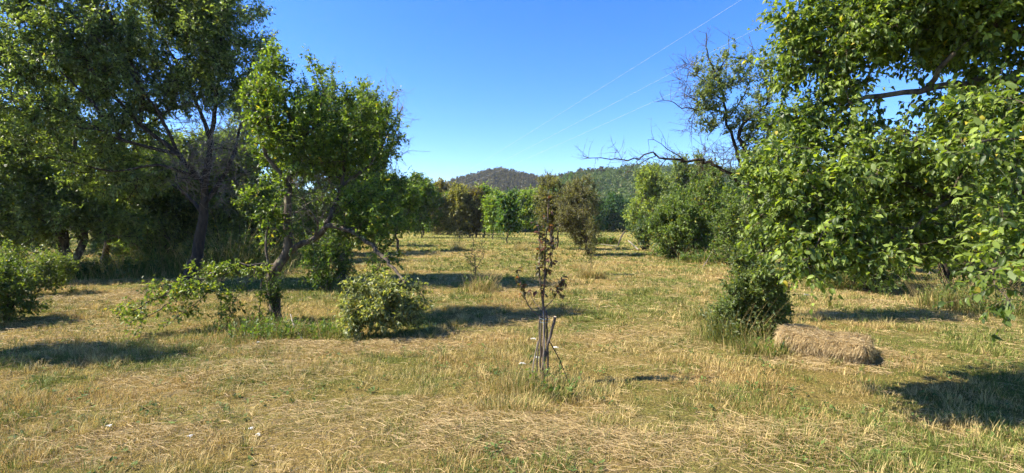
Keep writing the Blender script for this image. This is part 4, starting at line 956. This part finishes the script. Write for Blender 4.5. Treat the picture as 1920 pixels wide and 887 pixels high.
clump('weed_clump', 'weedy tuft beside the leaning post in the far meadow', 1133, 458, 1.3, .8, 900, 459, .7, weeds=50, stalks=40, asp=.5)
for i, (px, py, h, lab) in enumerate([(1500, 575, .85, 'tallest white umbel right of the dark bush'), (1508, 580, .7, 'white umbel just right of the tallest one'), (1492, 585, .8, 'white umbel against the dark bush leaves'), (1515, 590, .35, 'low white umbel over the back corner of the bale'),
        (996, 700, .38, 'white flower head left of the sapling stakes'), (1006, 708, .22, 'small white flower low among the stakes'), (985, 712, .16, 'white flower nearest the left prop stick'), (1036, 702, .3, 'white flower right of the stakes'),
        (475, 660, .1, 'white flower in the grass below the fruit tree'), (415, 605, .12, 'white flower left of the fruit tree foot'), (218, 805, .06, 'white flower low at the left foreground'), (448, 822, .06, 'white clover head in the left foreground'), (478, 830, .05, 'white clover head right of the other in the foreground'), (335, 838, .07, 'pale flower at the bottom left of the grass')]):
    flower(lab, px, py, h, 470 + i, .05 if i < 4 else (.03 if i < 8 else .02))

# ------------------------------------------------------------------ the hay bale
root = thing('hay_bale', G(1535, 665), 'small flat rectangular bale of straw-coloured hay beside the dark bush', 'hay bale')
c0 = P(1452, 662, 6.05); c1 = P(1630, 688, 5.45)
ax = np.array([c1[0] - c0[0], c1[1] - c0[1], 0]); Lb = np.linalg.norm(ax); ax /= Lb; ay = np.array([-ax[1], ax[0], 0]); Wb = .72; Hb = .29
o0 = np.array([c0[0], c0[1], 0])
def bale_pt(u, v, w_):
    """u,v,w in 0..1 -> rounded lumpy box"""
    p = np.stack([u * 2 - 1, v * 2 - 1, w_ * 2 - 1], -1)
    nrm = (np.sum(np.abs(p) ** 7, -1, keepdims=True)) ** (1 / 7)
    p = p / np.maximum(nrm, 1e-6)
    X = (p[..., 0] + 1) / 2 * Lb; Yb = (p[..., 1] + 1) / 2 * Wb; Z = (p[..., 2] + 1) / 2 * Hb
    Z = Z * (1 - .18 * (X / Lb) ** 2) * (1 + .06 * np.sin(X * 9))
    q = o0 + X[..., None] * ax + Yb[..., None] * ay + np.array([0, 0, 1.]) * Z[..., None]
    n_ = fbm(q[..., 0] * 1.0 + q[..., 2] * 2, q[..., 1] + q[..., 2], 9, 91, 3) - .5
    undercut = (1 - w_) * (p[..., 1] < 0) * .13 * -p[..., 1]  # front drawn in towards the bottom, shaped so the overhang darkens it
    q = q + undercut[..., None] * ay
    q = q + .075 * n_[..., None] * (ax * p[..., 0:1] + ay * p[..., 1:2] + np.array([0, 0, 1.]) * np.maximum(0, p[..., 2:3]))
    q[..., 2] += ground_z(c0[0], c0[1]) - .02
    return q, p
sv = []; sf = []; off = 0; sm = {}
n = 34; t = np.linspace(0, 1, n)
for face in range(6):
    A, B = np.meshgrid(t, t, indexing='ij'); Z0 = np.zeros_like(A); O1 = np.ones_like(A)
    u, v, w_ = [(A, B, O1), (A, Z0, B), (A, O1, B), (Z0, A, B), (O1, A, B), (A, B, Z0)][face]
    q, _ = bale_pt(u, v, w_); sv.append(q.reshape(-1, 3))
    a = (np.arange(n - 1)[:, None] * n + np.arange(n - 1)[None, :]); sf.append(np.stack([a, a + 1, a + n + 1, a + n], -1).reshape(-1, 4) + off); off += n * n
M_HAY = bark_mat('packed_hay', (.1, .07, .03), (.42, .32, .16), None, 40)
mesh('packed_hay', np.vstack(sv), np.vstack(sf), M_HAY, root, smooth=True)
n = 15000; f = R.random(n); u = R.random(n); v = R.random(n)
Z0 = np.zeros(n); O1 = np.ones(n)
k_ = f < .55; kf = (f >= .55) & (f < .85); kl = (f >= .85) & (f < .92); kr = f >= .92
U = np.where(k_ | kf, u, np.where(kl, Z0, O1)); Vv = np.where(k_, v, np.where(kf, Z0, u)); Wv = np.where(k_, O1, v)
q, p = bale_pt(U, Vv, Wv)
az = np.where(k_, R.normal(size=n) * .8 + math.atan2(-ay[1], -ay[0]), 0)
d = np.where(k_[:, None], np.stack([np.cos(az), np.sin(az), R.normal(size=n) * .4 + .1], 1),
    (p[:, 0:1] * ax * (kl | kr)[:, None] - ay * kf[:, None]) * .35 + np.stack([R.normal(size=n) * .35, R.normal(size=n) * .15, -1 + R.normal(size=n) * .45], 1))
ln_ = R.uniform(.04, .17, n)
V, Fc, C = strand_mesh(q + np.array([0, 0, .004]) - nz(d) * ln_[:, None] * .4, None, ln_, R.uniform(.0018, .0045, n), R.uniform(-.005, .02, n), palette(n, (.26, .185, .08), (.74, .58, .33), R), nz(d))
mesh('loose_straw', V, Fc, M_GRASS, root, C)

n = 3500; rr = np.random.default_rng(707); a_ = rr.random(n) * 6.283; r_ = rr.uniform(.35, 1.1, n); cx_ = o0 + ax * Lb / 2 + ay * Wb / 2
x = cx_[0] + r_ * np.cos(a_) * .95; y = cx_[1] + r_ * np.sin(a_) * .75
V, Fc, C = strand_mesh(np.stack([x, y, ground_z(x, y) + rr.uniform(.005, .06, n) * (1.2 - r_)], 1), rr.random(n) * 6.283, rr.uniform(.05, .2, n), rr.uniform(.0018, .004, n), rr.uniform(0, .02, n), palette(n, (.22, .155, .065), (.6, .46, .25), rr))
o = mesh('scattered_hay', V, Fc, M_GRASS, None, C); link_props(o, 'loose hay fallen on the grass around the bale', 'hay', None, 'stuff')

# ------------------------------------------------------------------ posts, rails, wires
stick('fence_post', 'leaning bare wooden post standing in the far meadow', [G(1158, 462) - [0, 0, .1], P(1163, 448, G(1158, 462)[1]), P(1171, 434, G(1158, 462)[1] + .2)], .05, .045, M_STAKE, 'post')
q = G(1160, 463); stick('fallen_rail', 'short pale rail lying at the foot of the leaning post', [q + [-.1, 0, .05], q + [-.7, .2, .12], q + [-1.3, .3, .2]], .03, .025, M_PALE, 'rail', cut=False)
q = G(1197, 470); stick('fallen_rail', 'long thin pale pole propped across the meadow corner by the hedge', [q + [0, 0, .05], P(1188, 460, q[1] + 1.5), P(1178, 451, q[1] + 3)], .035, .03, M_PALE, 'rail')
q = G(1742, 515); stick('fence_post', 'thin upright post in the sunny gap behind the big leafy tree', [q - [0, 0, .1], q + [0, 0, .6], q + [.03, 0, 1.3]], .035, .03, M_PALE, 'post')
stick('dead_stick', 'bare stick leaning against the hedge shrubs', [G(1318, 500), P(1328, 485, 20), P(1338, 465, 20)], .02, .015, M_DEAD, 'stick')
stick('dead_stick', 'pale stick lying at the foot of the fruit tree', [G(545, 620) + [0, 0, .25], G(552, 630) + [0, 0, .12], G(568, 640) + [0, 0, .02]], .008, .01, M_PALE, 'stick')
for i, (x0, z0, lab) in enumerate([(12.0, 9.2, 'upper pale power line crossing the sky at the top right'), (13.2, 8.6, 'middle pale power line just under the upper one'), (14.4, 8.2, 'lowest pale power line of the three')]):
    yy = np.linspace(6, 190, 60); t = (yy - 6) / 184
    pts = np.stack([x0 - .26 * yy, yy, z0 + 2.2 * (t * 0) - 3.0 * 4 * t * (1 - t) * .25 + 3.0 * t], 1)
    V, Fc = tubes([(pts, .0025 + .00005 * yy)], 5); o = mesh('power_line', V, Fc, M_WIRE, None, origin=pts[0]); link_props(o, lab, 'power line', 'power lines over the orchard')

# ------------------------------------------------------------------ hay heaps
def heap(label, px, py, rad, hgt, n, seed, dark=(.24, .165, .07), light=(.58, .45, .22)):
    rr = np.random.default_rng(seed); b = G(px, py); root_z = 0
    n = int(n * 1.0); r_ = rad * np.sqrt(rr.random(n)); a_ = rr.random(n) * 6.283
    x = b[0] + r_ * np.cos(a_) * 1.5; y = b[1] + r_ * np.sin(a_) * .7
    lump = .4 + 1.2 * fbm(x, y, 4, seed, 3)
    z = ground_z(x, y) + hgt * (1 - (r_ / rad) ** 1.5) * rr.random(n) ** .5 * lump + .004
    ln_ = rr.uniform(.04, .16, n); az = rr.normal(size=n) * .9 + rr.integers(0, 2, n) * math.pi
    d = nz(np.stack([np.cos(az), np.sin(az), rr.normal(size=n) * .22], 1))
    V, Fc, C = strand_mesh(np.stack([x, y, z], 1) - d * ln_[:, None] * .5, None, ln_, rr.uniform(.0011, .0026, n) * max(1, b[1] / 5), rr.uniform(-.006, .01, n), palette(n, dark, light, rr), d)
    o = mesh('hay_heap', V, Fc, M_GRASS, None, C, origin=b); link_props(o, label, 'hay heap', 'low heaps of raked hay on the grass')
for i, (px, py, rad, h, n, lab) in enumerate([(95, 570, 1.1, .14, 3200, 'brown hay heap in the mown strip at far left'), (270, 556, 1.0, .14, 3000, 'brown hay heap before the tall leaning tree'), (560, 655, .6, .1, 2400, 'hay heap at the front of the fruit tree weeds'), (430, 705, .9, .09, 3600, 'long flat heap left of centre in the foreground'),
        (760, 650, .6, .08, 2200, 'hay heap in front of the pale broken bough'), (960, 815, .6, .1, 3800, 'tangled hay heap in front of the staked sapling'), (1120, 840, .5, .07, 2600, 'hay heap right of the tangled one at the bottom centre'), (250, 830, .5, .06, 2200, 'thin hay heap at the bottom left'),
        (1500, 820, .6, .06, 2200, 'thin hay heap at the bottom right beside the tree shade'), (1200, 640, .9, .05, 2200, 'pale thin hay heap in the mown lane right of the sapling'), (700, 780, .7, .07, 3000, 'flat hay heap halfway between the sapling and the bottom left'), (1650, 570, .9, .08, 2200, 'hay line before the shrubby trees on the right')]):
    heap(lab, px, py, rad, h, n, 800 + i)

# ------------------------------------------------------------------ grass, hay
def field_pts(n, d0, d1, law, rr, wid=1.28):
    u = rr.random(n); e = 2 - law
    d = (d0 ** e + u * (d1 ** e - d0 ** e)) ** (1 / e)
    x = rr.uniform(-1, 1, n) * (wid * d + 1.2)
    return x, d
rr = np.random.default_rng(501)
def grass(name, label, n, d0, d1, law, seed, hmin, hmax):
    rr = np.random.default_rng(seed)
    x, y = field_pts(n, d0, d1, law, rr)
    g = patch(x, y)
    tall = np.clip((fbm(x, y, 1.3, 61, 3) - .5) * 5, 0, 1)
    clumpy = fbm(x, y, 7, 63, 2)
    keep = rr.random(n) < (.6 + .4 * np.clip((clumpy - .3) * 3, 0, 1)) * (.7 + .3 * g)
    x, y, g, tall = x[keep], y[keep], g[keep], tall[keep]; n = len(x)
    h = rr.uniform(hmin, hmax, n) * (.35 + 1.1 * tall + 1.1 * np.clip((fbm(x, y, 3.5, 67, 2) - .45) * 4, 0, 1)) * (1 + .25 * np.clip(y / 15, 0, 1.5)); sc = np.maximum(1, y / 4.5)
    c = palette(n, STRAW_D, STRAW_L, rr); br = np.clip((fbm(x, y, .9, 81, 3) - .42) * 4, 0, 1)[:, None] * .55; c = c * (1 - br) + c * np.array([.72, .56, .45]) * br / .55 * .55
    gm = rr.random(n) < (.12 + .8 * g); c[gm] = palette(gm.sum(), GR_D, GR_L, rr)
    V, Fc, C = blade_mesh(x, y, ground_z(x, y), h, rr.uniform(.0022, .0055, n) * sc, rr.uniform(.2, 1.1, n), rr.random(n) * 6.283, c)
    o = mesh(name, V, Fc, M_GRASS, None, C); link_props(o, label, 'grass', None, 'stuff')
grass('meadow_grass', 'short mown grass, green and straw coloured, over the orchard floor', 800000, 2.2, 48, 1.45, 502, .02, .065)
grass('fine_meadow_grass', 'finest short grass close in the foreground', 420000, 2.1, 11, 1.2, 503, .015, .04)
grass('far_meadow_grass', 'grass of the far lawn under the orchard trees', 150000, 38, 115, .9, 504, .06, .12)
n = 150000; x, y = field_pts(n, 2.2, 30, 1.4, rr)
hd = hay(x, y); keep = rr.random(n) < np.clip(hd * 1.6 + .08, 0, 1); x, y, hd = x[keep], y[keep], hd[keep]; n = len(x)
pl = np.stack([x, y, ground_z(x, y) + rr.uniform(.005, .03, n) + .07 * hd * rr.random(n)], 1)
V, Fc, C = strand_mesh(pl, rr.normal(size=n) * .9 + rr.integers(0, 2, n) * math.pi + .1 + 2.2 * (fbm(x, y, .8, 93, 2) - .5), rr.uniform(.04, .12, n) * (1 + 1.3 * (rr.random(n) < .1)), rr.uniform(.0014, .0032, n) * np.maximum(1, y / 5), rr.uniform(0, .012, n), palette(n, (.2, .13, .055), (.62, .46, .24), rr, bias=1.1))
o = mesh('mown_hay', V, Fc, M_GRASS, None, C); link_props(o, 'loose dry hay left lying in rows on the mown grass', 'hay', None, 'stuff')
# broad-leaved weeds among the grass
n = 9000; x, y = field_pts(n, 2.3, 16, 1.3, rr); k_ = rr.random(n) < np.clip((fbm(x, y, 2.2, 77, 2) - .5) * 5, 0, 1); x, y = x[k_], y[k_]; n = len(x)
m_ = 5; bx = np.repeat(x, m_) + rr.normal(size=n * m_) * .015; by = np.repeat(y, m_) + rr.normal(size=n * m_) * .015; aa = rr.random(n * m_) * 6.283
V, Fc, C = leaves(np.stack([bx, by, ground_z(bx, by) + rr.uniform(.005, .04, n * m_)], 1), np.stack([np.cos(aa), np.sin(aa), rr.uniform(.1, .9, n * m_)], 1), np.stack([rr.normal(size=n * m_) * .3, rr.normal(size=n * m_) * .3, np.ones(n * m_)], 1), rr.uniform(.02, .05, n * m_) , .5, palette(n * m_, (.05, .09, .02), (.15, .21, .05), rr))
o = mesh('small_weeds', V, Fc, M_GRASS, None, C); link_props(o, 'small broad-leaved weeds scattered through the mown grass', 'weeds', None, 'stuff')

rr = np.random.default_rng(601)
nt_ = 13000; tx, ty = field_pts(nt_, 2.4, 42, 1.2, rr)
k_ = rr.random(nt_) < np.clip((fbm(tx, ty, 1.1, 95, 3) - .38) * 4, .05, 1); tx, ty = tx[k_], ty[k_]; nt_ = len(tx)
m_ = 34; tr_ = rr.uniform(.03, .11, nt_); th_ = rr.uniform(.05, .15, nt_); gr_ = rr.random(nt_) < .3 + .6 * patch(tx, ty)
a_ = rr.random((nt_, m_)) * 6.283; r_ = np.sqrt(rr.random((nt_, m_))) * tr_[:, None]
X = (tx[:, None] + r_ * np.cos(a_)).ravel(); Yv = (ty[:, None] + r_ * np.sin(a_)).ravel()
N = nt_ * m_; cc = palette(N, STRAW_D, STRAW_L, rr); gm = (np.repeat(gr_, m_) & (rr.random(N) < .85)); cc[gm] = palette(gm.sum(), (.055, .085, .018), (.19, .23, .05), rr)
V, Fc, C = blade_mesh(X, Yv, ground_z(X, Yv), (th_[:, None] * rr.uniform(.5, 1.1, (nt_, m_))).ravel() * (1 + .02 * Yv), rr.uniform(.0025, .005, N) * np.maximum(1, Yv / 5), rr.uniform(.2, 1.1, N), a_.ravel() + rr.normal(size=N) * .5, cc)
o = mesh('grass_tufts', V, Fc, M_GRASS, None, C); link_props(o, 'slightly taller grass tufts missed by the mower, dotted over the field', 'grass', None, 'stuff')
